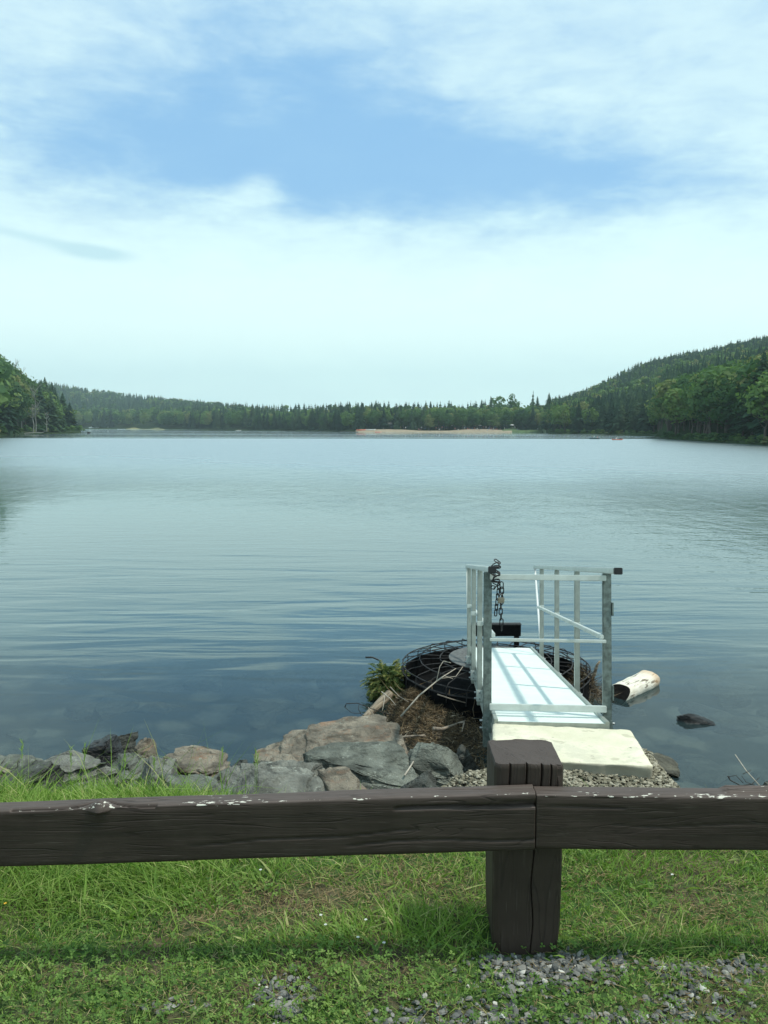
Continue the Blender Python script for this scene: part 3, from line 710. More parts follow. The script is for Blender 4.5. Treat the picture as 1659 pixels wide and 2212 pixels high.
def shore_log(xa, xb, r_, z, lab):
    a = Vector((*map(float, pol(xa, r_)), z)); b = Vector((*map(float, pol(xb, r_)), z + 0.35))
    o = MB().tube([a, a.lerp(b, .5) + Vector((0, 0, .15)), b, b + Vector((1.2, 0, .9))], [.22, .2, .14, .06], 7).build('driftwood_log', M['bark_pale']); tag(o, lab, 'log')
shore_log(52, 92, 384, 0.25, 'long pale fallen log lying at the waterline of the left headland')
px, py = pol(192, 405)
def rock(name, c, hx, hy, hz, seed, m, label, rz=0.0, tilt=(0, 0), strat=0.5, sub=4, parent=None, group=None, slab=0.0):
    bm = bmesh.new(); bmesh.ops.create_icosphere(bm, subdivisions=sub, radius=1.0)
    V = np.array([v.co[:] for v in bm.verts]); rg = np.random.default_rng(seed); V = np.sign(V) * np.abs(V) ** 0.62
    for k in range(15):       # cleave with random planes: angular blocks
        d = rg.normal(size=3); d[2] = abs(d[2]) * 2.2 if k % 2 else d[2] * .6; d /= np.linalg.norm(d); off = rg.uniform(0.50, 0.98)
        s_ = V @ d; V = V - np.outer(np.clip(s_ - off, 0, None), d) * 0.93
    V[:, 2] = np.where(V[:, 2] > 0, V[:, 2], V[:, 2] * 0.9)
    n = fbm(V * 1.6 + seed, 4); V = V * (1 + 0.075 * n)[:, None]
    rid = 1 - np.abs(vnoise(V * 2.3 + seed * 3.1)) * 1; V = V * (1 - 0.11 * np.clip(rid - .86, 0, 1) / .14)[:, None]; V = V * (1 + .02 * fbm(V * 9 + seed, 3))[:, None]
    lay = V[:, 2] * 5 + 0.8 * V[:, 0] * slab; st = np.abs(lay - np.round(lay)); r2 = (0.5 - st)
    V[:, :2] *= (1 + strat * 0.10 * (fbm(np.stack([V[:, 0] * .7, V[:, 1] * .7, lay * 1.9], -1) + seed, 2)))[:, None]
    V[:, 2] += 0.025 * fbm(V * 7, 2)
    V = (V - (V.max(0) + V.min(0)) / 2) / ((V.max(0) - V.min(0)) / 2); V = V * np.array([hx, hy, hz])
    e = Euler((R(tilt[0]), R(tilt[1]), rz)).to_matrix(); V = V @ np.array(e).T
    for v, q in zip(bm.verts, V): v.co = q
    me = bpy.data.meshes.new(name); bm.to_mesh(me); bm.free()
    o = link(name, me, m, parent); o.location = c
    if label: tag(o, label, 'rock', group)
    return o
rock('boulder', (px, py, 0.0), 0.95, 0.9, 0.7, 5, M['stone_far'], 'black boulder poking out of the lake off the tip of the left headland', sub=3)

# ------------------------------------------------------------------ people, boats and beach things far across the lake
def skin_body(name, verts, edges, radii, mats, matfn):
    me = bpy.data.meshes.new(name + '_cage'); me.from_pydata(verts, edges, [])
    ob = bpy.data.objects.new(name, me); COL.objects.link(ob)
    mod = ob.modifiers.new('skin', 'SKIN')
    if not me.skin_vertices: raise RuntimeError('no skin layer')
    for i, r_ in enumerate(radii): me.skin_vertices[0].data[i].radius = (r_, r_)
    me.skin_vertices[0].data[0].use_root = True
    sub = ob.modifiers.new('sub', 'SUBSURF'); sub.levels = 1; sub.render_levels = 1
    dg = bpy.context.evaluated_depsgraph_get(); dg.update()
    out = bpy.data.meshes.new_from_object(ob.evaluated_get(dg)); bpy.data.objects.remove(ob); out.name = name
    out.materials.clear()
    for m_ in mats: out.materials.append(m_)
    for p in out.polygons: p.material_index = matfn(p.center); p.use_smooth = True
    return out
STAND = [(0, 0, .92), (0, 0, 1.15), (0, 0, 1.38), (0, 0, 1.50), (0, -.01, 1.62), (0, 0, 1.72),
         (-.19, 0, 1.38), (-.25, 0, 1.12), (-.24, -.06, .88), (.19, 0, 1.38), (.26, 0, 1.12), (.25, -.06, .88),
         (-.10, 0, .88), (-.11, -.02, .48), (-.11, 0, .07), (-.11, -.14, .03), (.10, 0, .88), (.12, -.02, .48), (.12, 0, .07), (.12, -.14, .03)]
SE = [(0, 1), (1, 2), (2, 3), (3, 4), (4, 5), (2, 6), (6, 7), (7, 8), (2, 9), (9, 10), (10, 11), (0, 12), (12, 13), (13, 14), (14, 15), (0, 16), (16, 17), (17, 18), (18, 19)]
SR = [.13, .12, .13, .06, .10, .08, .06, .045, .035, .06, .045, .035, .085, .06, .04, .03, .085, .06, .04, .03]
SIT = [(0, 0, .16), (0, 0, .40), (0, -.02, .62), (0, -.02, .74), (0, -.04, .86), (0, -.03, .96),
       (-.19, -.02, .62), (-.26, -.10, .42), (-.18, -.30, .34), (.19, -.02, .62), (.26, -.10, .42), (.18, -.30, .34),
       (-.10, -.05, .14), (-.12, -.42, .36), (-.11, -.72, .07), (-.11, -.84, .06), (.10, -.05, .14), (.12, -.42, .32), (.11, -.74, .07), (.11, -.86, .06)]
def person_mesh(pose, shirt, short, zs):
    return skin_body('person', pose, SE, SR, [M['skin'], M[shirt], M[short]], lambda c: (1 if zs[0] < c.z < zs[1] else (2 if zs[2] < c.z <= zs[0] and abs(c.y) < .5 else 0)))
PM = {}
for cl in ('white', 'navy', 'pinkcloth', 'bluecloth'):
    PM['stand', cl] = person_mesh(STAND, cl, 'navy', (.95, 1.45, .6)); PM['sit', cl] = person_mesh(SIT, cl, 'bluecloth', (.25, .69, .02))
CLN = {'white': 'white', 'navy': 'dark', 'pinkcloth': 'pink', 'bluecloth': 'blue'}
def person(x, y, z, pose, cl, label, group=None, s_=1.0, rz=None):
    o = link('person', PM[pose, cl]); o.location = (x, y, z); o.scale = (s_,) * 3; o.rotation_euler.z = random.uniform(0, 6.28) if rz is None else rz
    return tag(o, label, 'person', group)
def beach_pt(xd, d):
    r_ = ms(xd) + d; px, py = pol(xd, r_)
    z = float(main_z(xd, r_)) + 0.15 + 0.75 * min(1, (d + 2) / 16 * 1.6) * 0.97
    return float(px), float(py), z
for k, xd in enumerate([828, 845, 865, 872, 876, 898, 904, 908, 911, 926, 942, 947, 950, 965, 983, 998, 1003, 1005, 1010, 1014, 1031, 1040, 1044, 1048, 1053, 1056, 1061, 1064, 1066, 1070, 1074, 1081, 1090,
                        919, 955, 961, 990, 1020, 1025, 1036, 1050, 1058]):
    x, y, z = beach_pt(xd, random.uniform(0, 11)); pose = 'stand' if k % 3 else 'sit'; cl = ('white', 'navy', 'pinkcloth', 'bluecloth')[(k * 7) % 4]
    person(x, y, z - 0.03, pose, cl, 'tiny distant bather in %s clothes %s on the sandy beach' % (CLN[cl], 'standing' if pose == 'stand' else 'sitting'), 'people %s on the beach in %s' % ('standing' if pose == 'stand' else 'sitting', CLN[cl]))
def lawn_pt(xd, d):
    r_ = ms(xd) + d; px, py = pol(xd, r_); return float(px), float(py), float(main_z(xd, r_)) + 0.15 + 1.6 * min(1, (d + 1.5) / 25.5 * 1.6)
for k, xd in enumerate([1106, 1112, 1118, 1128, 1134, 1138, 1141, 1144, 1147, 1152, 1162, 1170]):
    x, y, z = lawn_pt(xd, random.uniform(2, 16)); pose = 'sit' if k % 3 else 'stand'; cl = ('navy', 'white', 'bluecloth')[k % 3]
    person(x, y, z - 0.05, pose, cl, 'tiny distant person in %s clothes %s on the lawn right of the beach' % (CLN[cl], 'standing' if pose == 'stand' else 'sitting'), 'people %s on the lawn in %s' % ('standing' if pose == 'stand' else 'sitting', CLN[cl]))
def umbrella(xd, d, lab, cl='white', lawn=False):
    x, y, z = (lawn_pt if lawn else beach_pt)(xd, d); root = empty('beach_umbrella', (x, y, z))
    MB().tube([(x, y, z - .1), (x, y, z + 2.0)], .03, 6).build('pole', M['white'], root)
    mb = MB(); n = 10; top = (x, y, z + 2.15); vs = [top]
    for rr, zz in ((.7, 2.02), (1.25, 1.72), (1.22, 1.66)):
        vs += [(x + math.cos(6.283 * k / n) * rr, y + math.sin(6.283 * k / n) * rr, z + zz) for k in range(n)]
    fs = [(0, 1 + k, 1 + (k + 1) % n) for k in range(n)]
    for q in (0, 1): fs += [(1 + q * n + k, 1 + (q + 1) * n + k, 1 + (q + 1) * n + (k + 1) % n, 1 + q * n + (k + 1) % n) for k in range(n)]
    mb.add(vs, fs).build('canopy', M[cl], root); tag(root, lab, 'umbrella', 'beach umbrellas')
for xd, d, lab, cl, lw in ((929, 10, 'white beach umbrella nearest the white lifeguard stand', 'white', 0), (961, 14, 'blue beach umbrella left of the middle of the beach', 'bluecloth', 0),
                       (979, 15, 'white beach umbrella at the middle of the beach', 'white', 0), (1028, 14, 'pink beach umbrella beside the highest white one', 'pinkcloth', 0),
                       (1036, 19, 'highest standing white beach umbrella near the trees', 'white', 0), (1106, 10, 'white umbrella where the sand meets the lawn', 'white', 1),
                       (1167, 17, 'white umbrella at the right end of the lawn', 'white', 1)): umbrella(xd, d, lab, cl, bool(lw))
# lifeguard stand, shelter
x, y, z = beach_pt(891, 18); root = empty('lifeguard_stand', (x, y, z)); mb = MB()
for i in (-1, 1):
    for j in (-1, 1): mb.bar((x + i * .8, y + j * .6, z - .1), (x + i * .45, y + j * .4, z + 2.1), .12, .12)
mb.build('leg_frame', M['white'], root); MB().box((x, y, z + 2.2), .6, .5, .08).box((x, y + .45, z + 2.9), .6, .06, .6).build('chair', M['white'], root)
tag(root, 'tall white lifeguard stand at the back of the beach', 'lifeguard stand')
x, y = map(float, pol(845, 476)); z = 1.6; root = empty('picnic_shelter', (x, y, z)); mb = MB()
for i in (-1, 1):
    for j in (-1, 1): mb.bar((x + i * 2.0, y + j * 1.8, z - .5), (x + i * 2.0, y + j * 1.8, z + 2.6), .2, .2)
mb.build('post', M['roofwood'], root)
MB().add([(x - 2.6, y - 2.4, z + 2.6), (x + 2.6, y - 2.4, z + 2.6), (x + 2.6, y + 2.4, z + 2.6), (x - 2.6, y + 2.4, z + 2.6), (x - 2.2, y, z + 3.7), (x + 2.2, y, z + 3.7)],
         [(0, 1, 5, 4), (2, 3, 4, 5), (0, 4, 3), (1, 2, 5), (0, 3, 2, 1)]).build('roof', M['roofwood'], root)
MB().box((x, y + 1.7, z + .9), 1.9, .06, 1.4).build('wall', M['roofwood'], root)
tag(root, 'small dark wooden shelter with a pitched roof behind the beach', 'shelter')

def hull(L, W, D, m, name='hull', parent=None, n=14, deckm=False):
    """canoe or kayak hull, pointed at both ends, open or decked, about the origin"""
    V = []; Fc = []; ns = 9
    for i in range(n + 1):
        t = i / n * 2 - 1; w_ = W / 2 * (1 - abs(t) ** 2.3) + .01; sheer = D * (1 + .35 * abs(t) ** 3)
        for j in range(ns):
            a = math.pi * j / (ns - 1); V.append((t * L / 2, -math.cos(a) * w_, sheer - math.sin(a) ** 0.7 * sheer * (1 - .25 * abs(t) ** 4)))
    for i in range(n):
        for j in range(ns - 1): b = i * ns + j; Fc.append((b, b + 1, b + ns + 1, b + ns))
        if deckm: Fc.append((i * ns, i * ns + ns, i * ns + 2 * ns - 1, i * ns + ns - 1))
    me = bpy.data.meshes.new(name); me.from_pydata(V, [], Fc); me.polygons.foreach_set('use_smooth', [True] * len(Fc))
    return link(name, me, m, parent)
def boat(name, xd, yd, L, W, D, m, label, crew, rz=0.0, paddle=True, deck=False):
    p = atz(xd, yd, 0.0); root = empty(name, (p.x, p.y, -0.04), rz); hull(L, W, D, m, 'hull', root, deckm=deck)
    if paddle:
        q = MB().tube([(-.25, -1.0, .75), (-.2, 1.0, .45)], .03, 6); q.box((-.25, -1.1, .77), .02, .2, .09); q.build('paddle', M['white'], root, keep=True)
    seat = MB().box((L * .2, 0, D * .7), .12, W * .4, .02).box((-L * .2, 0, D * .7), .12, W * .4, .02).build('seat', M['black_rubber'], root, keep=True)
    tag(root, label, name)
    for k, (dx, cl, lab) in enumerate(crew):
        person(p.x + dx * math.cos(rz), p.y + dx * math.sin(rz), 0.0, 'sit', cl, lab, None, 0.78, rz + (math.pi / 2))
boat('canoe', 1284, 948.5, 2.75, .75, .34, M['boat_green'], 'grey green canoe with two people on the water left of the orange kayak',
     ((-.6, 'navy', 'person in dark clothes sitting in the left end of the grey canoe'), (.75, 'pinkcloth', 'person in a pink top sitting in the right end of the grey canoe')))
boat('kayak', 1333.5, 950.5, 2.7, .6, .24, M['orange'], 'long orange kayak with two paddlers near the right shore',
     ((-.3, 'white', 'paddler in a pale top in the front of the orange kayak'), (.6, 'navy', 'paddler in a dark vest in the rear of the orange kayak')), deck=True)
boat('kayak', 515, 930.2, 4.2, .75, .28, M['white'], 'pale kayak alone on the lake in front of the distant left woods', ((0, 'white', 'person in a white top in the lone pale kayak'), (.9, 'pinkcloth', 'person in a red top in the lone pale kayak')), deck=True)
boat('kayak', 258, 927.6, 4.5, .9, .4, M['white'], 'left one of two small white boats off the reed bank', ((0, 'navy', 'person in dark clothes in the left white boat off the reed bank'),))
boat('kayak', 266, 927.4, 4.5, .9, .4, M['white'], 'right one of two small white boats off the reed bank', ((0, 'navy', 'person in dark clothes in the right white boat off the reed bank'),))
def beached(xd, d, L, m, name, lab, rz, grp=None):
    x, y, z = beach_pt(xd, d) if xd > 770 else (*map(float, pol(xd, ms(xd) + d)), .1)
    root = empty(name, (x, y, z)); root.rotation_euler.z = rz; hull(L, .95, .5, M[m], 'hull', root, deckm=True); MB().box((0, 0, .52), .5, .2, .02).build('seat', M['black_rubber'], root, keep=True)
    tag(root, lab, 'boat', grp)
beached(777, 1, 3.6, 'coral', 'kayak', 'coral red kayak at the left end of the row of beached boats', .1)
beached(783, 2, 3.6, 'coral', 'kayak', 'coral red kayak between its red neighbour and the white boats', .2)
beached(796, 3, 3.8, 'white', 'kayak', 'white kayak beside the red ones on the beach', -.1)
beached(804, 3, 3.8, 'white', 'kayak', 'white kayak at the right end of the beached boats', .15)
beached(818, -1, 4.0, 'coral', 'kayak', 'flat coral paddle board at the edge of the sand', .05)
# swim float dock left of the beach
a = Vector((*map(float, pol(736, 474)), .25)); b = Vector((*map(float, pol(772, 458)), .25)); root = empty('float_dock', a)
MB().bar(a, b, 1.6, .3).build('walkway', M['roofwood'], root)
for k in range(8):
    p = a.lerp(b, k / 7.0); MB().bar(p + Vector((0, -.7, -.4)), p + Vector((0, -.7, 1.0)), .12, .12).build('pile', M['white'], root)
tag(root, 'low dock with white piles at the left end of the beach', 'dock')
for xd, lab in ((197, 'white boat pulled up on the far shore, leftmost of three'), (209, 'white boat pulled up on the far shore, middle of three'), (233, 'white boat pulled up on the far shore, rightmost of three')):
    x, y = map(float, pol(xd, 1000)); root = empty('boat', (x, y, .6)); hull(5.5, 1.9, 1.2, M['white'], 'hull', root, deckm=True); MB().box((0, 0, 1.7), .9, .6, .6).build('cabin', M['white'], root, keep=True, bevel=.1); tag(root, lab, 'boat')

# ------------------------------------------------------------------ wooden guard rail
X_P = 0.368; YF = 2.012; ZG = 2.0
def plank(name, x0, x1, zt0, zt1, h, y0, y1, fn, parent, n=800, m=64):
    """rounded beam along x with worn, cracked surface; fn(u=x, s=side coords) -> inward displacement"""
    per = []; hy = (y1 - y0) / 2; hz = h / 2; r_ = 0.010
    L = [('f', 2 * hz), ('t', 2 * hy), ('b', 2 * hz), ('u', 2 * hy)]; tot = sum(a[1] for a in L)
    pts = []
    nf, nt = 34, 14
    def rr(cy, cz, a): return (cy + math.cos(a) * r_, cz + math.sin(a) * r_)
    # start bottom front, go up the front, over the top, down the back
    for k in range(nf): pts.append((-hy, -hz + r_ + (2 * hz - 2 * r_) * k / (nf - 1)))
    for a in (157, 135, 112): pts.append(rr(-hy + r_, hz - r_, R(a)))
    for k in range(nt): pts.append((-hy + r_ + (2 * hy - 2 * r_) * k / (nt - 1), hz))
    for a in (67, 45, 22): pts.append(rr(hy - r_, hz - r_, R(a)))
    for k in range(8): pts.append((hy, hz - r_ - (2 * hz - 2 * r_) * k / 7))
    for a in (-22, -45, -67): pts.append(rr(hy - r_, -hz + r_, R(a)))
    for k in range(6): pts.append((hy - r_ - (2 * hy - 2 * r_) * k / 5, -hz))
    for a in (-112, -135, -157): pts.append(rr(-hy + r_, -hz + r_, R(a)))
    P = np.array(pts); m = len(P); xs = np.linspace(x0, x1, n)
    G = np.zeros((n, m, 3)); G[:, :, 0] = xs[:, None]; G[:, :, 1] = P[None, :, 0] + (y0 + y1) / 2
    zc = zt0 + (zt1 - zt0) * (xs - x0) / (x1 - x0) - hz; G[:, :, 2] = P[None, :, 1] + zc[:, None]
    nrm = P / np.array([hy, hz]); nn = np.where(np.abs(nrm[:, :1]) > np.abs(nrm[:, 1:]), np.stack([np.sign(P[:, 0]), P[:, 0] * 0], -1), np.stack([P[:, 0] * 0, np.sign(P[:, 1])], -1))
    XXg = np.repeat(xs, m); Pg = np.tile(P, (n, 1)); Ng = np.tile(nn, (n, 1))
    q = np.stack([XXg * 3.2, Pg[:, 0] * 16, Pg[:, 1] * 16], -1)
    d = 0.0015 * fbm(q, 3) + 0.0004 * fbm(np.stack([XXg * 9, Pg[:, 0] * 90, Pg[:, 1] * 90], -1), 2)
    edge = np.exp(-((Pg[:, 0] + hy) ** 2 + (Pg[:, 1] - hz) ** 2) / 0.012 ** 2)
    d = d - 0.004 * edge * (0.5 + 0.5 * fbm(np.stack([XXg * 7, XXg * 0, XXg * 0], -1), 3))
    d = d + fn(XXg, Pg[:, 0], Pg[:, 1], hy, hz)
    Gf = G.reshape(-1, 3); Gf[:, 1] += Ng[:, 0] * d; Gf[:, 2] += Ng[:, 1] * d
    i = np.arange(n * m).reshape(n, m); j = np.roll(i, -1, axis=1)
    qd = np.stack([i[:-1], i[1:], j[1:], j[:-1]], -1).reshape(-1, 4)
    off = np.array(ploc(parent)); me = npmesh(name, Gf - off, qd, True)
    bm = bmesh.new(); bm.from_mesh(me); bm.verts.ensure_lookup_table()
    for s_ in (0, n - 1):
        f = bm.faces.new([bm.verts[int(k)] for k in (i[s_] if s_ else i[s_][::-1])]); f.smooth = False
    bmesh.ops.recalc_face_normals(bm, faces=bm.faces); bm.to_mesh(me); bm.free()
    chip = np.exp(-((Pg[:, 0] + hy) ** 2 / 0.016 ** 2 + (Pg[:, 1] - hz) ** 2 / 0.006 ** 2)) + 0.25 * (Pg[:, 1] > hz - .004)
    at_ = me.attributes.new('chip', 'FLOAT', 'POINT'); at_.data.foreach_set('value', chip.astype(np.float32))
    return link(name, me, M['rail_wood'], parent)
fence = empty('wooden_guardrail', (X_P, YF + .085, ZG))
tag(fence, 'dark brown painted timber guard rail on a square post above the grass', 'guard rail')
def crack(x, z, x0, x1, zc, w_, dep, wob=0.004, fr=6):
    c = zc + wob * np.sin(x * fr + 1) + wob * .5 * np.sin(x * fr * 2.7)
    t = np.clip((x - x0) / .05, 0, 1) * np.clip((x1 - x) / .02, 0, 1)
    return -dep * t * np.exp(-((z - c) / w_) ** 2)
def fn_left(x, y, z, hy, hz):
    f = (y < -hy + .006); top = z > hz - .012
    d = np.where(f, crack(x, z, .02, .43, hz - .032, .0030, .030, .003) + crack(x, z, .28, .43, hz - .022, .002, .012, .002, 9) + crack(x, z, -.1, .40, -hz + .03, .0018, .006, .006) + crack(x, z, -.5, .1, -.02, .0015, .005, .008), 0)
    knot = np.exp(-((x + .70) / .022) ** 2); front = np.exp(-((y + hy) / .03) ** 2)
    d = d + np.where(top, .017 * knot * front, 0) + np.where(f & ~top, .008 * knot * np.exp(-((z - hz) / .03) ** 2), 0)
    dd = np.where(top, -.014 * np.exp(-((y + hy * .75 - .02 * np.exp(-((x + .70) / .05) ** 2)) / .003) ** 2) * ((x > -.92) & (x < -.56)), 0)
    d = d + dd + np.where(top, crack(x, y, .1, .41, .004, .002, .010, .003), 0)
    return d
def fn_right(x, y, z, hy, hz):
    f = (y < -hy + .006); top = z > hz - .012
    d = np.where(f, crack(x, z, .385, .60, hz - .030, .0016, .008, .002) + crack(x, z, .55, 1.6, .0, .0014, .003, .006), 0)
    d = d + np.where(top & (x > .84) & (y > -.012), .010 * np.clip((x - .84) / .02, 0, 1) * (0.6 + .4 * np.sin(y * 300)), 0)
    d = d + np.where(top, crack(x, y, .86, 1.4, .006, .0025, .016, .002), 0)
    return d
plank('rail', -2.05, 0.3725, 2.371, 2.4545, 0.149, 1.95, 2.008, fn_left, fence)
plank('rail', 0.3752, 2.75, 2.4490, 2.4205, 0.142, 1.953, 2.008, fn_right, fence)
def post(xc, z0, zt, tilt=0.0):
    n = 170; hw, hd, ch = .0885, .085, .014; prof = []
    for k in range(110): prof.append((-hw + ch + (2 * hw - 2 * ch) * k / 109, -hd))
    prof.append((hw - ch * .4, -hd + ch * .35))
    for k in range(8): prof.append((hw, -hd + ch + (2 * hd - 2 * ch) * k / 7))
    for k in range(8): prof.append((hw - ch - (2 * hw - 2 * ch) * k / 7, hd))
    for k in range(8): prof.append((-hw, hd - ch - (2 * hd - 2 * ch) * k / 7))
    prof.append((-hw + ch * .4, -hd + ch * .35))
    P = np.array(prof); m_ = len(P); zs = np.concatenate([np.linspace(z0 - .25, zt - .02, n), np.linspace(zt - .018, zt, 6)])
    V = np.zeros((len(zs), m_, 3)); sc = np.ones(len(zs)); sc[-6:] = [1.0, 1.0, 1.0, .995, .985, .965]
    X = P[None, :, 0] * sc[:, None]; Y = P[None, :, 1] * sc[:, None]
    V[:, :, 0] = X; V[:, :, 1] = Y; V[:, :, 2] = zs[:, None]
    Vf = V.reshape(-1, 3); q = np.stack([Vf[:, 0] * 22, Vf[:, 1] * 22, Vf[:, 2] * 4], -1); nrm = np.stack([np.sign(Vf[:, 0]) * (np.abs(Vf[:, 0]) > hw * .8), np.sign(Vf[:, 1]) * (np.abs(Vf[:, 1]) > hd * .8)], -1)
    d = .0016 * fbm(q, 3)
    fr = Vf[:, 1] < -hd * .8
    for xc_, w_, dep, za, zb in ((.012, .0011, .009, -9, zt - .19), (-.052, .002, .010, zt - .12, 9), (-.01, .0018, .012, zt - .10, 9), (.028, .0018, .012, zt - .13, 9), (.052, .0016, .010, zt - .11, 9), (.07, .0016, .01, zt - .1, 9)):
        g_ = np.exp(-((Vf[:, 0] - xc_ - .003 * np.sin(Vf[:, 2] * 31)) / w_) ** 2) * (Vf[:, 2] > za) * (Vf[:, 2] < zb) * fr; d = d - dep * g_
    base = np.clip((z0 + .10 - Vf[:, 2]) / .12, 0, 1); d = d - .007 * base ** 2 * (np.abs(Vf[:, 0]) > hw * .75)
    Vf[:, 0] += nrm[:, 0] * d; Vf[:, 1] += nrm[:, 1] * d
    Vf[:, 2] += np.where(Vf[:, 2] > zt - .03, -.10 * (Vf[:, 0] * .25 - 0.0) + .004 * fbm(q, 2), 0)
    Vf = Vf + np.array([xc, YF + hd, 0])
    i = np.arange(len(zs) * m_).reshape(len(zs), m_); j = np.roll(i, -1, axis=1)
    qd = np.stack([i[:-1], j[:-1], j[1:], i[1:]], -1).reshape(-1, 4)
    me = npmesh('post', Vf - np.array(ploc(fence)), qd, False)
    bm = bmesh.new(); bm.from_mesh(me); bm.verts.ensure_lookup_table(); bm.faces.new([bm.verts[int(k)] for k in i[-1]])
    bmesh.ops.recalc_face_normals(bm, faces=bm.faces); bm.to_mesh(me); bm.free()
    return link('post', me, M['post_wood'], fence)
post(X_P, ZG, 2.50); post(-1.98, ZG, 2.44); post(2.68, ZG, 2.49)

# ------------------------------------------------------------------ concrete block and aluminium gangway
GN = Vector((1.212, 5.80, 1.215)); YAW = R(-3.7); SL = 0.155
Ld = Vector((math.sin(-YAW), math.cos(-YAW), -SL)).normalized()
Sd = Vector((math.cos(YAW), math.sin(YAW), 0)); Nd = Sd.cross(Ld).normalized()
def G(s_, l, n): return GN + Sd * s_ + Ld * l + Nd * n
HWD = 0.4135
# concrete block
bm = bmesh.new(); c0 = Vector((1.21, 5.40, 1.24)); blk = []
nx_, ny_, nz_ = 40, 30, 22
V = []; Fc = []
def bp(u, v, wv):   # u across (-1..1), v along (0 near..1 far), wv 0 bottom..1 top
    return np.array([u * (.49 if v > 0 else .49), -.42 + v * .84, -.85 + wv * .85 - .035 * v])
bmesh.ops.create_cube(bm, size=1.0); bmesh.ops.subdivide_edges(bm, edges=bm.edges, cuts=38, use_grid_fill=True)
cs = np.array([v.co[:] for v in bm.verts])
bx_ = cs[:, 0] * .98; by_ = cs[:, 1] * .86; bz_ = (cs[:, 2] - .5) * .8
# round the edges
hx, hy, hz, rr_ = .49, .43, .4, .020
cen = np.stack([np.clip(bx_, -hx + rr_, hx - rr_), np.clip(by_, -hy + rr_, hy - rr_), np.clip(bz_ + .4, -hz + rr_, hz - rr_) - .4], -1)
dv = np.stack([bx_, by_, bz_], -1) - cen; ln = np.linalg.norm(dv, axis=1) + 1e-9; k = np.minimum(1, rr_ / ln)[:, None]
Vb = cen + dv * k; nn = dv / ln[:, None]
rough = .005 * fbm(Vb * 5, 3) + .004 * fbm(Vb * 26, 3) + .035 * fbm(Vb * 3 + 7, 2) * (Vb[:, 1] < -.33) * (Vb[:, 2] < -.02)
Vb = Vb + nn * rough[:, None] * .8
Vb[:, 2] += -.085 * (Vb[:, 1] + .43) / .86
for v, q in zip(bm.verts, Vb): v.co = q
me = bpy.data.meshes.new('concrete_block'); bm.to_mesh(me); bm.free(); me.polygons.foreach_set('use_smooth', [True] * len(me.polygons))
cb = link('concrete_block', me, M['concrete']); cb.location = (1.218, 5.35, 1.288); cb.rotation_euler.z = R(-7.5)
tag(cb, 'cream weathered concrete block at the shore end of the gangway', 'concrete block')

gw = empty('gangway', GN); tag(gw, 'narrow aluminium gangway with railings sloping from the concrete block down to the intake', 'gangway')
LEN = 4.86
AX = (Sd, Ld, Nd)
def gbox(mb, s0, s1, l0, l1, n0, n1): return mb.box(G((s0 + s1) / 2, (l0 + l1) / 2, (n0 + n1) / 2), (s1 - s0) / 2, (l1 - l0) / 2, (n1 - n0) / 2, AX)
gbox(MB(), -HWD + .03, HWD - .03, 0.0, LEN, -.03, 0.0).build('deck', M['deck'], gw)
for s_ in (-1, 1):
    mb = MB(); a, b_ = (s_ * HWD, s_ * (HWD - .029)); a, b_ = min(a, b_), max(a, b_)
    gbox(mb, a, b_, 0.0, LEN, -.15, .018); gbox(mb, a - (.022 if s_ < 0 else 0), b_ + (.022 if s_ > 0 else 0), .01, LEN - .01, -.153, -.13)
    gbox(mb, a - (.012 if s_ < 0 else 0), b_ + (.012 if s_ > 0 else 0), .012, LEN - .012, -.065, -.055)
    mb.build('side_beam', M['alu'], gw, bevel=.003)
mb = MB()
for l in (.25, 1.45, 2.65, 3.85, 4.7): gbox(mb, -HWD + .03, HWD - .03, l, l + .05, -.12, -.031)
mb.build('cross_beam', M['alu'], gw)
gbox(MB(), -HWD + .03, HWD - .03, -.012, .0, -.03, .004).build('end_strip', M['alu'], gw)
HN = lambda l: 1.036 + .045 * (1 - l / LEN)
PL = [.26, 1.55, 2.82, 4.10]
for s_ in (-1, 1):
    for k, l in enumerate(PL):
        w_ = .031 if k == 0 else .023; so = s_ * (HWD + (.034 if k == 0 else .026)); m_ = M['galv'] if k == 0 else M['alu']
        mb = MB(); gbox(mb, so - w_, so + w_, l - .024, l + .024, -.16 if k else -.24, HN(l)); p = mb.build('post', m_, gw, bevel=.004)
        q = MB(); gbox(q, so - w_ - .005, so + w_ + .005, l - .030, l + .030, -.125, -.02); c_ = q.build('clamp', M['alu_light'] if k else M['galv'], p, bevel=.003)
        q = MB()
        for nz_ in (-.045, -.10):
            e0 = G(so + s_ * (w_ + .003), l, nz_); q.tube([e0, e0 + Sd * s_ * .022], .009, 6)
            e0 = G(so, l - .028, nz_); q.tube([e0, e0 - Ld * .012], .008, 6)
        q.build('bolt', M['bolt'], p)
        if k:
            q = MB(); gbox(q, so - w_ - .004, so + w_ + .004, l - .03, l + .03, .56, .605); q.build('bracket', M['alu_light'], p, bevel=.003)
    # handrail and mid rail
    so = s_ * (HWD + .028)
    MBr = MB(); MBr.bar(G(so, -.15, HN(-.15) + .021), G(so, LEN - .02, HN(LEN) + .021), .052, .042, Nd); hr = MBr.build('handrail', M['alu_light'], gw, bevel=.008)
    q = MB(); gbox(q, so - .028, so + .028, -.19, -.145, HN(-.17) - .003, HN(-.17) + .045); q.build('end_cap', M['black_rubber'], hr, bevel=.004)
    q = MB(); q.bar(G(so - s_ * .036, .23, .602), G(so - s_ * .036, PL[-1] + .04, .576), .03, .032, Nd); q.build('mid_rail', M['alu_light'], gw, bevel=.004)
    q = MB(); q.bar(G(so, LEN - .05, 1.03), G(so - s_ * .0, PL[-1] + .06, .06), .022, .022); q.build('brace', M['white'] if s_ > 0 else M['alu_light'], gw, bevel=.003)
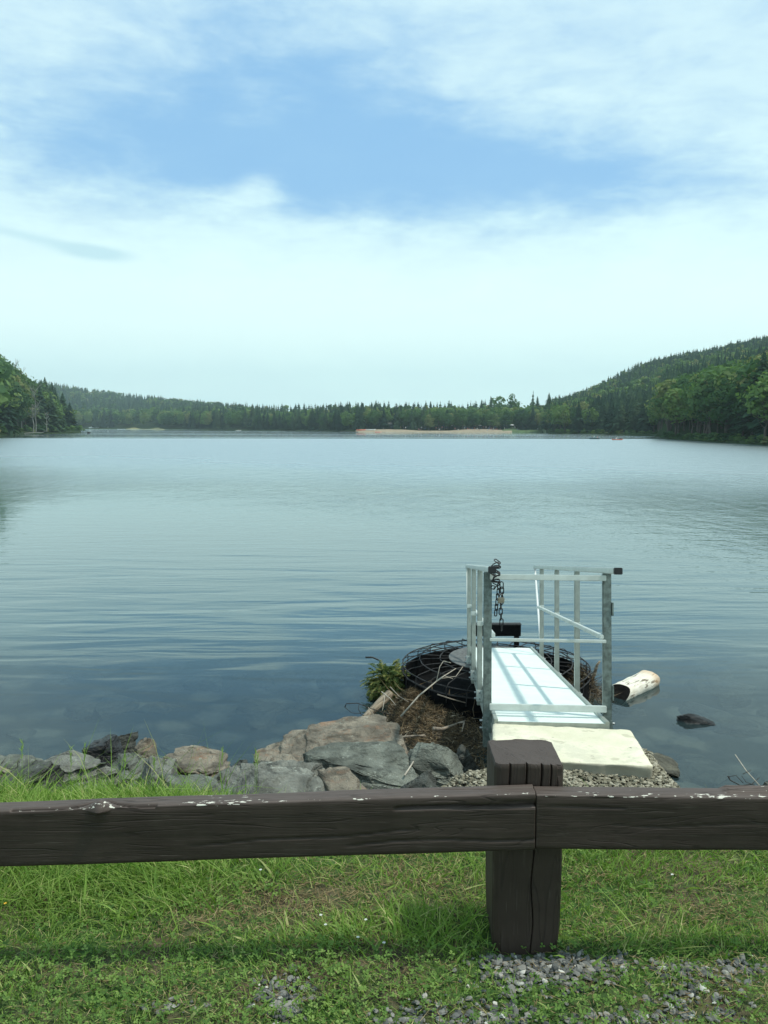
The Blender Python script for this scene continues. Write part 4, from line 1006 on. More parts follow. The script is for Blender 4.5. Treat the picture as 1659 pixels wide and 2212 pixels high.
for n0, n1, dd in ((1.022, 1.064, .034), (.558, .582, .026), (.044, .092, .034)):
    q = MB(); gbox(q, -HWD - .02, HWD + .02, .228 - dd, .232, n0, n1); q.build('barrier_bar', M['alu_light'], gw, bevel=.004)
q = MB(); gbox(q, HWD + .068, HWD + .078, .22, .26, .76, .86); q.build('side_plate', M['galv'], gw)
q = MB(); gbox(q, HWD + .068, HWD + .078, .22, .26, .13, .24); q.build('side_plate', M['galv'], gw)

# chain and padlock
def link_mesh():
    mb = MB(); pts = []; n = 18
    for k in range(n):
        a = 2 * math.pi * k / n; x = math.cos(a) * .0125; z = math.sin(a) * .0125 + (.0135 if math.sin(a) > 0 else -.0135); pts.append((x, 0, z))
    mb.tube(pts, .0042, 6, closed=True); me = bpy.data.meshes.new('chain_link'); me.from_pydata([tuple(v) for v in mb.v], [], mb.f); me.polygons.foreach_set('use_smooth', [True] * len(mb.f)); me.materials.append(M['chain']); return me
LM = link_mesh()
cpos = G(-HWD + .015, .14, .99); chain = empty('chain', cpos)
tag(chain, 'dark steel chain wrapped round the left front gangway post and hanging down', 'chain')
def place_link(p, d, roll, par=chain):
    o = link('chain_link', LM, None, par); o.location = p - par.location
    qd = d.to_track_quat('Z', 'Y'); o.rotation_euler = (qd @ Euler((0, 0, roll)).to_quaternion()).to_euler(); return o
path = []
tp = G(-HWD - .01, .10, 1.135)
path += [tp + Vector((.018 + .030 * math.sin(i * 2.05), -.035 - .014 * (i % 3), .030 - .0105 * i + .012 * math.cos(i * 1.3))) for i in range(19)]
for i in range(len(path) - 1):
    d = (path[i + 1] - path[i]).normalized(); place_link((path[i] + path[i + 1]) / 2, d, (i % 2) * math.pi / 2 + .4)
hp = tp + Vector((.062, -.07, -.14))
for i in range(9): place_link(hp + Vector((.004 * math.sin(i), 0, -.0395 * i)), Vector((.03 * math.sin(i * 2), 0, -1)).normalized(), (i % 2) * math.pi / 2 + .35)
hp2 = tp + Vector((.042, -.066, -.15))
for i in range(6): place_link(hp2 + Vector((-.004 * i, 0, -.0395 * i)), Vector((0, .05, -1)).normalized(), (i % 2) * math.pi / 2 + .9)
pk = tp + Vector((.055, -.10, -.245)); lock = empty('padlock', pk); tag(lock, 'brass padlock fastening the chain on the gangway post', 'padlock')
MB().box(pk, .024, .012, .020).build('body', M['brass'], lock, bevel=.004)
MB().tube([pk + Vector((math.cos(a) * .014, 0, .02 + max(0, math.sin(a)) * .022 + (.0 if math.sin(a) >= 0 else 0))) for a in [math.pi * k / 8 for k in range(9)]], .004, 6).build('shackle', M['chain'], lock)

# ------------------------------------------------------------------ spillway intake: black riser with rod cage
IC = Vector((1.39, 10.10, 0.0)); IR = 1.15; ZT = 0.30
it = empty('spillway_intake', IC); tag(it, 'round black steel lake intake with a rod cage at the far end of the gangway', 'intake')
mb = MB(); n = 64
for (r0, r1, z0, z1) in ((IR - .02, IR, -1.2, ZT),):
    vs = []
    for (rr, zz) in ((r1, z0), (r1, z1), (r0, z1), (r0, z0)): vs += [(IC.x + math.cos(6.2832 * k / n) * rr, IC.y + math.sin(6.2832 * k / n) * rr, zz) for k in range(n)]
    fs = []
    for q in range(4): fs += [(q * n + k, q * n + (k + 1) % n, ((q + 1) % 4) * n + (k + 1) % n, ((q + 1) % 4) * n + k) for k in range(n)]
    mb.add(vs, fs)
mb.build('riser_wall', M['black_steel'], it)
vs = [(IC.x + math.cos(6.2832 * k / n) * (IR - .025), IC.y + math.sin(6.2832 * k / n) * (IR - .025), .03) for k in range(n)]
MB().add(vs, [tuple(range(n))]).build('dark_void_disc', M['black_steel'], it)  # added opaque black disc above lake level, stands for the dark void inside
def ringpts(r_, z, n=56): return [(IC.x + math.cos(6.2832 * k / n) * r_, IC.y + math.sin(6.2832 * k / n) * r_, z) for k in range(n)]
mb = MB()
for r_, z in ((IR + .012, ZT + .02), (IR + .005, ZT + .10), (IR * .82, ZT + .155), (IR * .60, ZT + .165)): mb.tube([Vector(q_) + Vector((random.gauss(0, .003), random.gauss(0, .003), random.gauss(0, .003))) for q_ in ringpts(r_, z)], .0075, 5, closed=True)
mb.build('cage_ring', M['rusty_bar'], it)
for k in range(28):
    a = 6.2832 * k / 28 + .05; ca, sa = math.cos(a), math.sin(a)
    pts = [(IC.x + ca * (IR + .012), IC.y + sa * (IR + .012), .22 if k % 4 else -.2), (IC.x + ca * (IR + .012), IC.y + sa * (IR + .012), ZT + .09), (IC.x + ca * IR * .96, IC.y + sa * IR * .96, ZT + .125),
           (IC.x + ca * IR * .78, IC.y + sa * IR * .78, ZT + .165), (IC.x + ca * .42, IC.y + sa * .42, ZT + .165)]
    pts = [Vector(q_) + Vector((random.gauss(0, .008), random.gauss(0, .008), random.gauss(0, .006))) for q_ in pts]
    MB().tube(pts, .0062, 5).build('cage_rod', M['rusty_bar'], it)
vs = []; n = 40
for zz in (ZT + .178, ZT + .170): vs += [(IC.x - .02 + math.cos(6.2832 * k / n) * .56, IC.y + math.sin(6.2832 * k / n) * .56, zz) for k in range(n)]
MB().add(vs, [tuple(range(n)), tuple(range(2 * n - 1, n - 1, -1))] + [(k, k + n, (k + 1) % n + n, (k + 1) % n) for k in range(n)]).build('cover_plate', M['plate_grey'], it)
mb = MB().box((1.49, 10.95, .615), .35, .05, .075); mb.box((1.17, 10.95, .45), .03, .045, .09).box((1.79, 10.95, .45), .03, .045, .09)
mb.build('top_beam', M['black_steel'], it, bevel=.004)
MB().box((1.49, 10.95, .698), .355, .055, .006).build('beam_cap', M['rusty_bar'], it)

# ------------------------------------------------------------------ rocks on the bank
def rk(x0, x1, yt, yb, d, seed, m, label, rz=0.0, tilt=(0, 0), deep=None, slab=.5, name='rock', strat=.5, group=None):
    a = at(x0, (yt + yb) / 2, d); b_ = at(x1, (yt + yb) / 2, d); t_ = at((x0 + x1) / 2, yt, d)
    hx = (b_.x - a.x) / 2 * 1.2; zb = gz((a.x + b_.x) / 2, d) - .1; top = t_.z; hz = max((top - zb) / 2, .05); hy = deep or hx * .6
    return rock(name, ((a.x + b_.x) / 2, d, top - hz), hx, hy, hz, seed, m, label, rz, tilt, strat * 2.0, 5, None, group, slab)
rk(18, 240, 1632, 1684, 5.2, 71, M['rock_grey'], 'long grey lichen covered boulder behind the tall grass at the left', tilt=(0, 2), deep=.32)
rk(-60, 40, 1640, 1692, 5.1, 31, M['rock_tan'], 'low brown stone cut by the left edge of the photo')
rk(214, 336, 1634, 1684, 5.6, 72, M['rock_green'], 'flat layered grey rock right of the long lichen boulder', tilt=(4, -2), deep=.28, strat=1.2)
rk(195, 272, 1592, 1640, 7.3, 3, M['rock_wet'], 'dark wet angular rock standing in the shallows at the left', tilt=(0, -4), deep=.2)
rk(205, 292, 1588, 1612, 7.5, 33, M['rock_dark'], 'thin slab resting on top of the dark wet rock', tilt=(0, -7), deep=.14)
rk(283, 332, 1598, 1645, 6.9, 4, M['rock_tan'], 'small pointed brown rock right of the dark wet one', tilt=(0, -5), deep=.16)
rk(340, 492, 1634, 1690, 5.6, 55, M['rock_tan'], 'rounded tan rock with rust streaks in the middle of the bank', deep=.3, strat=1.3)
rk(474, 540, 1648, 1690, 5.45, 6, M['rock_dark'], 'small dark wedge rock right of the rust streaked one', tilt=(0, 12), deep=.2)
rk(556, 878, 1598, 1676, 6.35, 7, M['rock_tan'], 'largest tan slab rising to a ridge beside the debris', rz=.1, tilt=(8, -5), deep=.5, strat=1.2)
rk(662, 900, 1632, 1712, 5.35, 18, M['rock_green'], 'broad flat greenish boulder with pale lichen spots in front of the tan slab', tilt=(8, 8), deep=.38, strat=.4)
rk(486, 680, 1664, 1715, 4.95, 9, M['rock_grey'], 'low white speckled rock at the grass edge', tilt=(6, 0), deep=.25)
rk(862, 996, 1617, 1704, 5.5, 21, M['rock_green'], 'tilted wedge shaped grey rock beside the gravel', rz=-.5, tilt=(0, 26), deep=.2, strat=.8)
rk(962, 1040, 1616, 1668, 6.3, 12, M['rock_dark'], 'dark half buried rock under the gangway edge', deep=.2)
rock('rock', (2.74, 7.95, -.01), .19, .34, .07, 13, M['rock_olive'], 'flat olive slab just breaking the water beside the concrete block', .3, (4, 0), .5, 5)
rock('rock', (3.55, 9.12, .0), .22, .10, .085, 61, M['rock_wet'], 'long black wet rock breaking the surface right of the floating log', -.3, (0, 6), 1.0, 5)
rk(1632, 1720, 1686, 1720, 5.6, 15, M['rock_grey'], 'pale stone at the right edge behind the rail')
rk(545, 600, 1640, 1680, 6.0, 16, M['rock_grey'], 'small grey stone left of the largest tan slab')
rk(-20, 110, 1646, 1696, 4.9, 41, M['rock_dark'], 'low dark ledge in the grass left of the long lichen boulder', deep=.3)
rk(300, 372, 1650, 1695, 5.3, 42, M['rock_grey'], 'low grey slab between the layered rock and the rust streaked one', tilt=(4, 4), deep=.3)
rk(530, 640, 1660, 1706, 5.2, 43, M['rock_tan'], 'flat brown ledge in front of the largest tan slab', tilt=(5, -3), deep=.3)
rk(440, 500, 1662, 1700, 5.0, 44, M['rock_green'], 'small green grey block in front of the dark wedge', deep=.2)
rk(-120, 60, 1642, 1690, 5.7, 45, M['rock_green'], 'flat grey ledge by the water at the far left', deep=.3)
rk(476, 700, 1676, 1716, 4.3, 81, M['rock_grey'], 'broad speckled slab just behind the rail in front of the brown ledges', tilt=(3, 2), deep=.3)
rk(680, 790, 1684, 1716, 4.4, 82, M['rock_tan'], 'low tan slab just behind the rail beside the short grass tuft', tilt=(3, -2), deep=.25)
rk(350, 490, 1672, 1708, 4.5, 83, M['rock_green'], 'lichen spotted green slab at the foot of the rust streaked rock', tilt=(3, 3), deep=.25)
rk(860, 940, 1672, 1712, 4.6, 84, M['rock_dark'], 'small dark stone at the left end of the tan gravel', deep=.14)
# drowned stones seen through the shallow water
rg = random.Random(4)
for k in range(85):
    x = rg.uniform(-4.6, 5.2); y = rg.uniform(7.6, 12.0)
    if -.3 < x < 2.6 and y > 7: continue
    s_ = rg.uniform(.12, .42); z = gz(x, y)
    if z > -.1: continue
    o = rock('submerged_rock', (x, y, z - .02), s_, s_ * rg.uniform(.5, .9), min(s_ * .4, abs(z) * .75), 40 + k, M['rock_olive'], 'drowned stone on the lake bed seen through shallow water', rz=rg.uniform(0, 3), sub=2, group='drowned stones near the shore')

# ------------------------------------------------------------------ floating log, driftwood, branches
def log_obj(name, a, b_, ra, rb, m, mend, label, n=20, seed=0):
    a, b_ = Vector(a), Vector(b_); mid = (a + b_) / 2; d = b_ - a; L = d.length
    V = []; Fc = []; m_ = 28; k_ = 22
    for i in range(k_):
        t = i / (k_ - 1)
        for j in range(m_):
            an = 6.2832 * j / m_; r_ = (ra + (rb - ra) * t); V.append(((t - .5) * L, math.cos(an) * r_, math.sin(an) * r_))
    V = np.array(V); nn = fbm(V * 5 + seed, 3); V[:, 1:] *= (1 + .09 * nn + .03 * fbm(V * 16, 2))[:, None]; V[:, 0] += .03 * vnoise(V * 9 + 3)
    if name == 'floating_log': V[:, 2] *= .86; V[:, 0] += (V[:, 0] < -.2) * (V[:, 2] * .9 + .05) * np.clip(-(V[:, 0] + .2) * 5, 0, 1); V[:, 2] = np.where(V[:, 2] > .085, .085 + (V[:, 2] - .085) * .45, V[:, 2])
    for i in range(k_ - 1):
        for j in range(m_): Fc.append((i * m_ + j, i * m_ + (j + 1) % m_, (i + 1) * m_ + (j + 1) % m_, (i + 1) * m_ + j))
    root = empty(name, mid); root.rotation_euler = d.to_track_quat('X', 'Z').to_euler()
    body = link('bark' if name == 'floating_log' else 'stem', npmesh('stem', V, Fc, True), m, root)
    for s_, i in ((-1, 0), (1, k_ - 1)):
        ring = V[i * m_:(i + 1) * m_] * np.array([1, .985, .985]); me = bpy.data.meshes.new('cut_end'); me.from_pydata([tuple(v) for v in ring] + [tuple(ring.mean(0) + np.array([s_ * -.012, 0, 0]))], [], [(j, (j + 1) % m_, m_) for j in range(m_)])
        link('cut_end', me, mend if s_ < 0 else M['straw_end'], root)
    return tag(root, label, 'log')
log_obj('floating_log', (2.86, 9.95, .03), (3.48, 10.55, .065), .150, .145, M['birch'], M['cut_dark'], 'pale peeled log with a dark hollow end floating right of the gangway')
log_obj('driftwood_log', (-.27, 8.95, .05), (.06, 9.62, .16), .042, .055, M['driftwood'], M['cut_dark'], 'small weathered brown log lying half in the water left of the debris', seed=4)
def stick(pts, r0, r1, m, label, subs=(), name='branch', cat='branch'):
    pts = [Vector(p) for p in pts]; n = len(pts); mb = MB(); mb.tube(pts, [r0 + (r1 - r0) * i / (n - 1) for i in range(n)], 6)
    for sp_ in subs: q = [Vector(p) for p in sp_]; mb.tube(q, [r0 * .5 + (r1 - r0 * .5) * i / (len(q) - 1) for i in range(len(q))], 5)
    o = mb.build(name, M[m], smooth=True); tag(o, label, cat); return o
def DP(*t): return [at(x, y, d) for x, y, d in t]
stick(DP((866, 1548, 8.7), (905, 1503, 8.8), (950, 1466, 9.0), (985, 1444, 9.2)), .011, .004, 'twig_pale', 'long pale forked branch leaning up against the black intake',
      (DP((943, 1471, 9.0), (950, 1440, 9.1), (958, 1428, 9.1)), DP((950, 1466, 9.0), (985, 1461, 9.2), (1000, 1440, 9.2)), DP((930, 1482, 8.95), (960, 1460, 9.0), (978, 1466, 9.0)), DP((958, 1428, 9.1), (974, 1432, 9.1))))
stick(DP((745, 1528, 9.0), (748, 1520, 9.0), (772, 1519, 9.0), (800, 1530, 9.05), (830, 1540, 9.05), (851, 1545, 9.0)), .006, .004, 'twig_dark', 'thin black curled twig arching over the small brown log',
      (DP((745, 1528, 9.0), (760, 1540, 9.0), (778, 1541, 8.95), (786, 1546, 8.95)), DP((776, 1520, 9.0), (774, 1532, 9.0), (779, 1541, 8.95))))
stick(DP((795, 1528, 8.9), (808, 1545, 8.85), (815, 1560, 8.8), (814, 1577, 8.75)), .006, .003, 'twig', 'grey twig drooping into the water over the small brown log', (DP((800, 1534, 8.9), (818, 1556, 8.8)),))
stick(DP((843, 1484, 9.4), (862, 1504, 9.2), (882, 1516, 9.0)), .006, .004, 'twig', 'short straight twig on top of the reddish debris heap')
stick(DP((824, 1494, 9.2), (842, 1508, 9.1), (855, 1523, 9.0)), .006, .003, 'twig_pale', 'crooked pale twig left on the debris heap', (DP((832, 1498, 9.2), (829, 1520, 9.0), (826, 1535, 8.9)),))
stick(DP((855, 1594, 8.0), (880, 1591, 8.0), (905, 1589, 8.0), (920, 1590, 8.0)), .014, .006, 'twig', 'knobbly grey stick lying across the lower debris', (DP((898, 1590, 8.0), (918, 1587, 8.05)),))
stick(DP((936, 1574, 8.1), (955, 1575, 8.15), (975, 1568, 8.3), (1005, 1556, 8.5)), .022, .006, 'twig', 'stubby brown root piece below the gangway', (DP((990, 1562, 8.4), (1003, 1560, 8.3), (998, 1580, 8.1)),))
stick(DP((874, 1675, 5.2), (884, 1660, 5.3), (893, 1645, 5.4)), .007, .005, 'twig_pale', 'short pale stick leaning on the wedge shaped rock')
stick(DP((814, 1598, 7.6), (835, 1600, 7.7), (855, 1603, 7.7)), .005, .003, 'twig_pale', 'thin pale twig at the water edge above the tan slab')
stick(DP((945, 1500, 9.0), (975, 1510, 8.9), (1005, 1518, 8.9)), .008, .006, 'twig', 'straight grey pole lying in the shade in front of the intake')
stick(DP((1276, 1476, 10.2), (1284, 1455, 10.2), (1290, 1436, 10.2), (1296, 1428, 10.2)), .03, .012, 'driftwood', 'broken upright branch stub right of the gangway above a twig heap')
stick(DP((1588, 1630, 6.6), (1612, 1665, 6.4), (1640, 1696, 6.2)), .004, .004, 'twig_pale', 'long thin pale stalk leaning over the water at lower right', (), 'stalk', 'stalk')
stick(DP((1572, 1676, 6.3), (1578, 1686, 6.3), (1600, 1697, 6.25), (1624, 1694, 6.25), (1640, 1680, 6.3)), .005, .003, 'twig_dark', 'tangled dark brambles at the water edge at lower right',
      (DP((1574, 1678, 6.3), (1590, 1675, 6.3), (1606, 1692, 6.25)), DP((1605, 1672, 6.35), (1622, 1664, 6.4)), DP((1602, 1676, 6.3), (1612, 1690, 6.25), (1630, 1696, 6.2))), 'bramble', 'bramble')
stick(DP((790, 1420, 10.3), (805, 1420, 10.25), (818, 1426, 10.2)), .012, .010, 'twig_dark', 'short black stub sticking out left of the green bough')

# strewn mass meshes -------------------------------------------------
def strips(P0, D, L, W, bend, tint, seg=3, side=None):
    """N thin tapering blades from root points P0 along D"""
    n = len(P0); D = D / np.linalg.norm(D, axis=1)[:, None]
    if side is None: side = RNG.normal(size=(n, 3)); side[:, 2] *= .2
    side = side - D * np.sum(side * D, 1)[:, None]; side /= np.linalg.norm(side, axis=1)[:, None] + 1e-9
    V = np.zeros((n, seg * 2 + 2, 3))
    for k in range(seg + 1):
        t = k / seg; c = P0 + D * (L * t)[:, None] + bend * ((t ** 2) * L)[:, None]
        w_ = (W * (1 - t) ** .6 * (.6 + .8 * t * (1 - t) + .2))[:, None] if k < seg else (W * .06)[:, None]
        V[:, 2 * k] = c - side * w_; V[:, 2 * k + 1] = c + side * w_
    base = (np.arange(n) * (seg * 2 + 2))[:, None]
    Fq = np.concatenate([base + np.array([2 * k, 2 * k + 1, 2 * k + 3, 2 * k + 2])[None] for k in range(seg)], 0)
    return V.reshape(-1, 3), Fq, np.repeat(tint, seg * 2 + 2)
def stuff(name, parts, m, label, cat):
    V = []; Fq = []; T = []; b = 0
    for v, f, t in parts: V.append(v); Fq.append(f + b); T.append(t); b += len(v)
    o = link(name, npmesh(name, np.concatenate(V), np.concatenate(Fq), False, np.concatenate(T), [m])); return tag(o, label, cat, kind='stuff')

# cedar bough
def fronds(c, rad, n, seed, up=.3):
    rg = np.random.default_rng(seed); out = []
    for k in range(n):
        a = rg.uniform(0, 6.283); el_ = rg.uniform(-.1, 1.2); d = np.array([math.cos(a) * math.cos(el_), math.sin(a) * math.cos(el_), math.sin(el_)])
        p0 = np.array(c) + d * rad * rg.uniform(.15, .75); L = rg.uniform(.10, .2); m_ = 16
        dd = d + rg.normal(size=3) * .35; dd[2] -= .5; dd /= np.linalg.norm(dd); t = np.linspace(0, 1, m_); ax_ = p0[None] + dd[None] * (t * L)[:, None]; ax_[:, 2] -= .05 * t ** 2
        sd_ = np.cross(dd, [0, 0, 1]); sd_ /= np.linalg.norm(sd_) + 1e-9
        for s_ in (-1, 1):
            D = np.tile(dd * .8 + sd_ * s_ * .8 + np.array([0, 0, -.25]), (m_, 1)) + rg.normal(size=(m_, 3)) * .12
            out.append(strips(ax_, D, .06 * (1.1 - t) + .012, np.full(m_, .0055), np.zeros((m_, 3)), np.full(m_, rg.random()), 2))
    return out
parts = fronds((.05, 10.05, .04), np.array([.30, .24, .50]), 420, 5)
root = empty('cedar_bough', (.05, 10.05, 0)); V = []; Fq = []; T = []; b = 0
for v, f, t in parts: V.append(v - np.array([.05, 10.05, 0])); Fq.append(f + b); T.append(t); b += len(v)
link('foliage', npmesh('foliage', np.concatenate(V), np.concatenate(Fq), False, np.concatenate(T), [M['cedar']]), None, root)
mb = MB(); rg = random.Random(3)
for k in range(7):
    a = rg.uniform(0, 6.28); mb.tube([(.20, 10.0, .0), (.05 + math.cos(a) * .1, 10.05 + math.sin(a) * .1, .14), (.05 + math.cos(a) * .22, 10.05 + math.sin(a) * .15, .2)], [.014, .009, .004], 5)
mb.build('stem', M['twig'], root)
tag(root, 'clump of yellow green cedar foliage in the water left of the black intake', 'bough')

# litter on the debris spit
def litter(n, region, Lr, Wr, zoff, seed, flat=.25, m_r=(0, 1)):
    rg = np.random.default_rng(seed); x, y = region(rg, n); z = ground_z(x, y); P0 = np.stack([x, y, z + zoff * rg.random(n)], -1)
    keep = z > -.06; P0 = P0[keep]; n = len(P0)
    D = rg.normal(size=(n, 3)); D[:, 2] = np.abs(D[:, 2]) * flat
    return strips(P0, D, rg.uniform(*Lr, n), rg.uniform(*Wr, n), rg.normal(size=(n, 3)) * .12, rg.uniform(*m_r, n), 2)
def reg_spit(rg, n): return rg.normal(.62, .42, n), rg.uniform(6.3, 10.3, n)
def reg_peak(rg, n): return rg.normal(.38, .2, n), rg.normal(9.3, .38, n)
def reg_bank(rg, n): return rg.uniform(-.4, 1.3, n), rg.uniform(5.2, 8.2, n)
stuff('debris', [litter(15000, reg_spit, (.015, .07), (.0018, .0065), .04, 1, .3), litter(5500, reg_peak, (.02, .09), (.0012, .004), .05, 2, .5, (.35, .98)), litter(7000, reg_bank, (.02, .08), (.0015, .006), .03, 3, .2, (0, .95)),
                 litter(420, reg_spit, (.12, .42), (.003, .007), .07, 9, .15, (.55, .99)), litter(150, reg_bank, (.1, .35), (.003, .006), .05, 10, .15, (.6, .99)), litter(350, reg_spit, (.03, .06), (.012, .02), .05, 14, .3, (.5, .99))], M['litter'],
      'brown heap of washed up twigs, bark and needles between the rocks and the intake', 'debris')
def reg_r(rg, n): return rg.normal(2.50, .11, n), rg.normal(10.0, .16, n)
rg2 = np.random.default_rng(8); x, y = reg_r(rg2, 1600); P0 = np.stack([x, y, rg2.random(1600) * .34 * np.exp(-((x - 2.5) / .13) ** 2)], -1); D = rg2.normal(size=(1600, 3)); D[:, 2] = np.abs(D[:, 2]) * .8
o = stuff('twig_heap', [strips(P0, D, rg2.uniform(.06, .22, 1600), rg2.uniform(.0015, .004, 1600), rg2.normal(size=(1600, 3)) * .25, rg2.uniform(.1, 1, 1600), 2)], M['litter'], 'heap of brown roots and twigs caught against the right side of the intake', 'twig heap')

# gravel
def stones(x, y, z, s_, seed, tint, lvl=1):
    bm = bmesh.new(); bmesh.ops.create_icosphere(bm, subdivisions=lvl, radius=1.0); B = np.array([v.co[:] for v in bm.verts]); Fi = np.array([[v.index for v in f.verts] for f in bm.faces]); bm.free()
    rg = np.random.default_rng(seed); n = len(x); V = B[None] * (1 + rg.normal(size=(n, len(B), 1)) * .16)
    V = V * np.stack([s_ * rg.uniform(.7, 1.3, n), s_ * rg.uniform(.5, 1, n), s_ * rg.uniform(.28, .55, n)], -1)[:, None]
    a = rg.uniform(0, 6.283, n); ca, sa = np.cos(a)[:, None], np.sin(a)[:, None]; tl = rg.normal(size=(n, 1)) * .35
    X, Y, Z = V[:, :, 0], V[:, :, 1], V[:, :, 2]; Z2 = Z * np.cos(tl) + X * np.sin(tl); X2 = X * np.cos(tl) - Z * np.sin(tl)
    W = np.stack([X2 * ca - Y * sa + x[:, None], X2 * sa + Y * ca + y[:, None], Z2 + z[:, None]], -1)
    Fa = (Fi[None] + (np.arange(n) * len(B))[:, None, None]).reshape(-1, 3)
    return W.reshape(-1, 3), Fa, np.repeat(tint, len(B))
rg = np.random.default_rng(21)
n = 14000; x = rg.uniform(.1, 2.1, n); y = rg.uniform(4.2, 5.3, n); z = ground_z(x, y)
edge = (x > .25 + .3 * rg.random(n)) & (x < 1.72 + .12 * rg.random(n) + .1 * (5.0 - y)) & ((y < 4.95 + .1 * rg.random(n)) | (x > .62)); x, y, z = x[edge], y[edge], z[edge]
stuff('gravel', [stones(x, y, z + .004 + .02 * rg.random(len(x)), rg.uniform(.007, .020, len(x)), 1, rg.random(len(x)) * .9)], M['pebble_tan'], 'tan crushed gravel in front of the concrete block', 'gravel')

# ------------------------------------------------------------------ turf: patches of gravel, straw, clover and grass
def G1(x, y, cx, cy, rx, ry): return np.exp(-(((x - cx) / rx) ** 2 + ((y - cy) / ry) ** 2))
def grav_mask(x, y):
    g = G1(x, y, .38, 1.935, .15, .075) + .8 * G1(x, y, .50, 1.965, .14, .03) + .7 * G1(x, y, -.24, 1.84, .07, .09) + .55 * G1(x, y, .22, 1.78, .14, .05) + .6 * G1(x, y, .85, 1.93, .14, .04) + .5 * G1(x, y, .75, 1.83, .12, .06) + .5 * G1(x, y, .60, 1.76, .2, .03) + .5 * G1(x, y, .05, 1.76, .1, .04) + .3 * G1(x, y, -.5, 1.80, .1, .03)
    return g
def straw_mask(x, y):
    g = .9 * G1(x, y, -.35, 2.22, .16, .12) + .8 * G1(x, y, -.12, 2.3, .14, .14) + .7 * G1(x, y, .1, 2.42, .12, .12) + .6 * G1(x, y, .2, 2.3, .1, .1) + .7 * G1(x, y, .95, 2.2, .15, .12) + .6 * G1(x, y, .75, 2.1, .2, .08) + .5 * G1(x, y, .6, 2.35, .12, .1) + .5 * G1(x, y, -.5, 2.12, .14, .06) + .4 * G1(x, y, -.45, 1.84, .1, .05) + .3 * G1(x, y, .8, 1.9, .3, .1)
    return g
def patchy(x, y, s_, o): return fbm(np.stack([x * s_, y * s_, np.full_like(x, o)], -1), 3)
def blades(n, x0, x1, y0, y1, hr, wr, seed, keepfn, tint=(0, .9), lean=.55, hm=None):
    rg = np.random.default_rng(seed); x = rg.uniform(x0, x1, n); y = rg.uniform(y0, y1, n); k = rg.random(n) < keepfn(x, y); x, y = x[k], y[k]; n = len(x)
    # clear the post
    k = ~((np.abs(x - X_P) < .088) & (np.abs(y - YF - .085) < .08)); x, y = x[k], y[k]; n = len(x)
    P0 = np.stack([x, y, ground_z(x, y) - .004], -1); clump = patchy(x, y, 9, seed); wd = patchy(x, y, 3, seed + 5)
    D = rg.normal(size=(n, 3)) * lean; D[:, 0] += wd * .35; D[:, 2] = 1
    L = rg.uniform(*hr, n) * (1 + .35 * clump); L = L * (hm(x, y) if hm else 1)
    bend = rg.normal(size=(n, 3)) * .35; bend[:, 2] = -rg.uniform(.05, .45, n); bend[:, 0] += .2 * wd
    t = np.clip(rg.uniform(*tint, n) + .18 * patchy(x, y, 5, 3), 0, .999)
    return strips(P0, D, L, rg.uniform(*wr, n), bend, t, 3)
def dens(x, y): return np.clip(1 - 1.25 * grav_mask(x, y) - .75 * straw_mask(x, y) + .25 * patchy(x, y, 7, 2), .04, 1)
def hmap(x, y):
    h = .42 + .9 * sm(-.1, -.9, x) * sm(2.0, 2.3, y) + .55 * G1(x, y, .0, 2.07, .35, .06) + .7 * G1(x, y, .15, 2.15, .2, .1) + .5 * G1(x, y, .75, 2.04, .35, .06)
    return h + .25 * (y > 2.3)
parts = [blades(52000, -1.35, 1.35, 1.6, 2.85, (.035, .085), (.0011, .0022), 1, dens, hm=hmap),
         blades(9000, -1.35, 1.35, 1.6, 2.85, (.06, .13), (.0012, .0026), 2, lambda x, y: dens(x, y) * np.clip(hmap(x, y) - .45, .02, 1), lean=.4, tint=(.2, .95)),
         blades(1500, -1.35, 1.35, 1.6, 2.6, (.05, .11), (.003, .0055), 12, dens, lean=.5, hm=hmap, tint=(.3, .9)),
         # tall grass on the crest behind the rail
         blades(15000, -2.3, .05, 2.95, 3.75, (.06, .19), (.0014, .0032), 3, lambda x, y: np.clip(1 - 1.0 * sm(-.75, -.25, x) + .6 * patchy(x, y, 4, 8), .02, 1), lean=.35, tint=(.25, .95),
                hm=lambda x, y: .36 + .25 * sm(-.45, -.8, x) + .40 * sm(-1.35, -1.65, x) + .34 * G1(x, y, -1.12, 3.3, .16, .4) + .16 * patchy(x, y, 3, 4)),
         blades(260, -2.3, -.6, 3.0, 3.7, (.22, .36), (.0015, .003), 4, lambda x, y: np.clip(.6 + patchy(x, y, 3, 9), 0, 1), lean=.2, tint=(.3, .95)),
         blades(1500, -.34, -.08, 3.3, 4.3, (.04, .10), (.0015, .0028), 5, lambda x, y: np.clip(.4 + patchy(x, y, 4, 1), 0, 1), lean=.4),
         # thinner turf all round, out of frame
         blades(30000, -6, 6, -.4, 3.6, (.04, .10), (.002, .004), 6, lambda x, y: ~((np.abs(x) < 1.35) & (y > 1.6) & (y < 2.85)) * np.where((y > 2.75) & (x > -.9) & (x < 3.5), 0.0, 1.0))]
stuff('grass', parts, M['grass'], 'green meadow grass under and behind the guard rail', 'grass')
def seedstalk(x, y, h, seed):
    rg = np.random.default_rng(seed); z = gz(x, y); return (x, y, z, h, rg.normal() * .05)
sp_parts = []
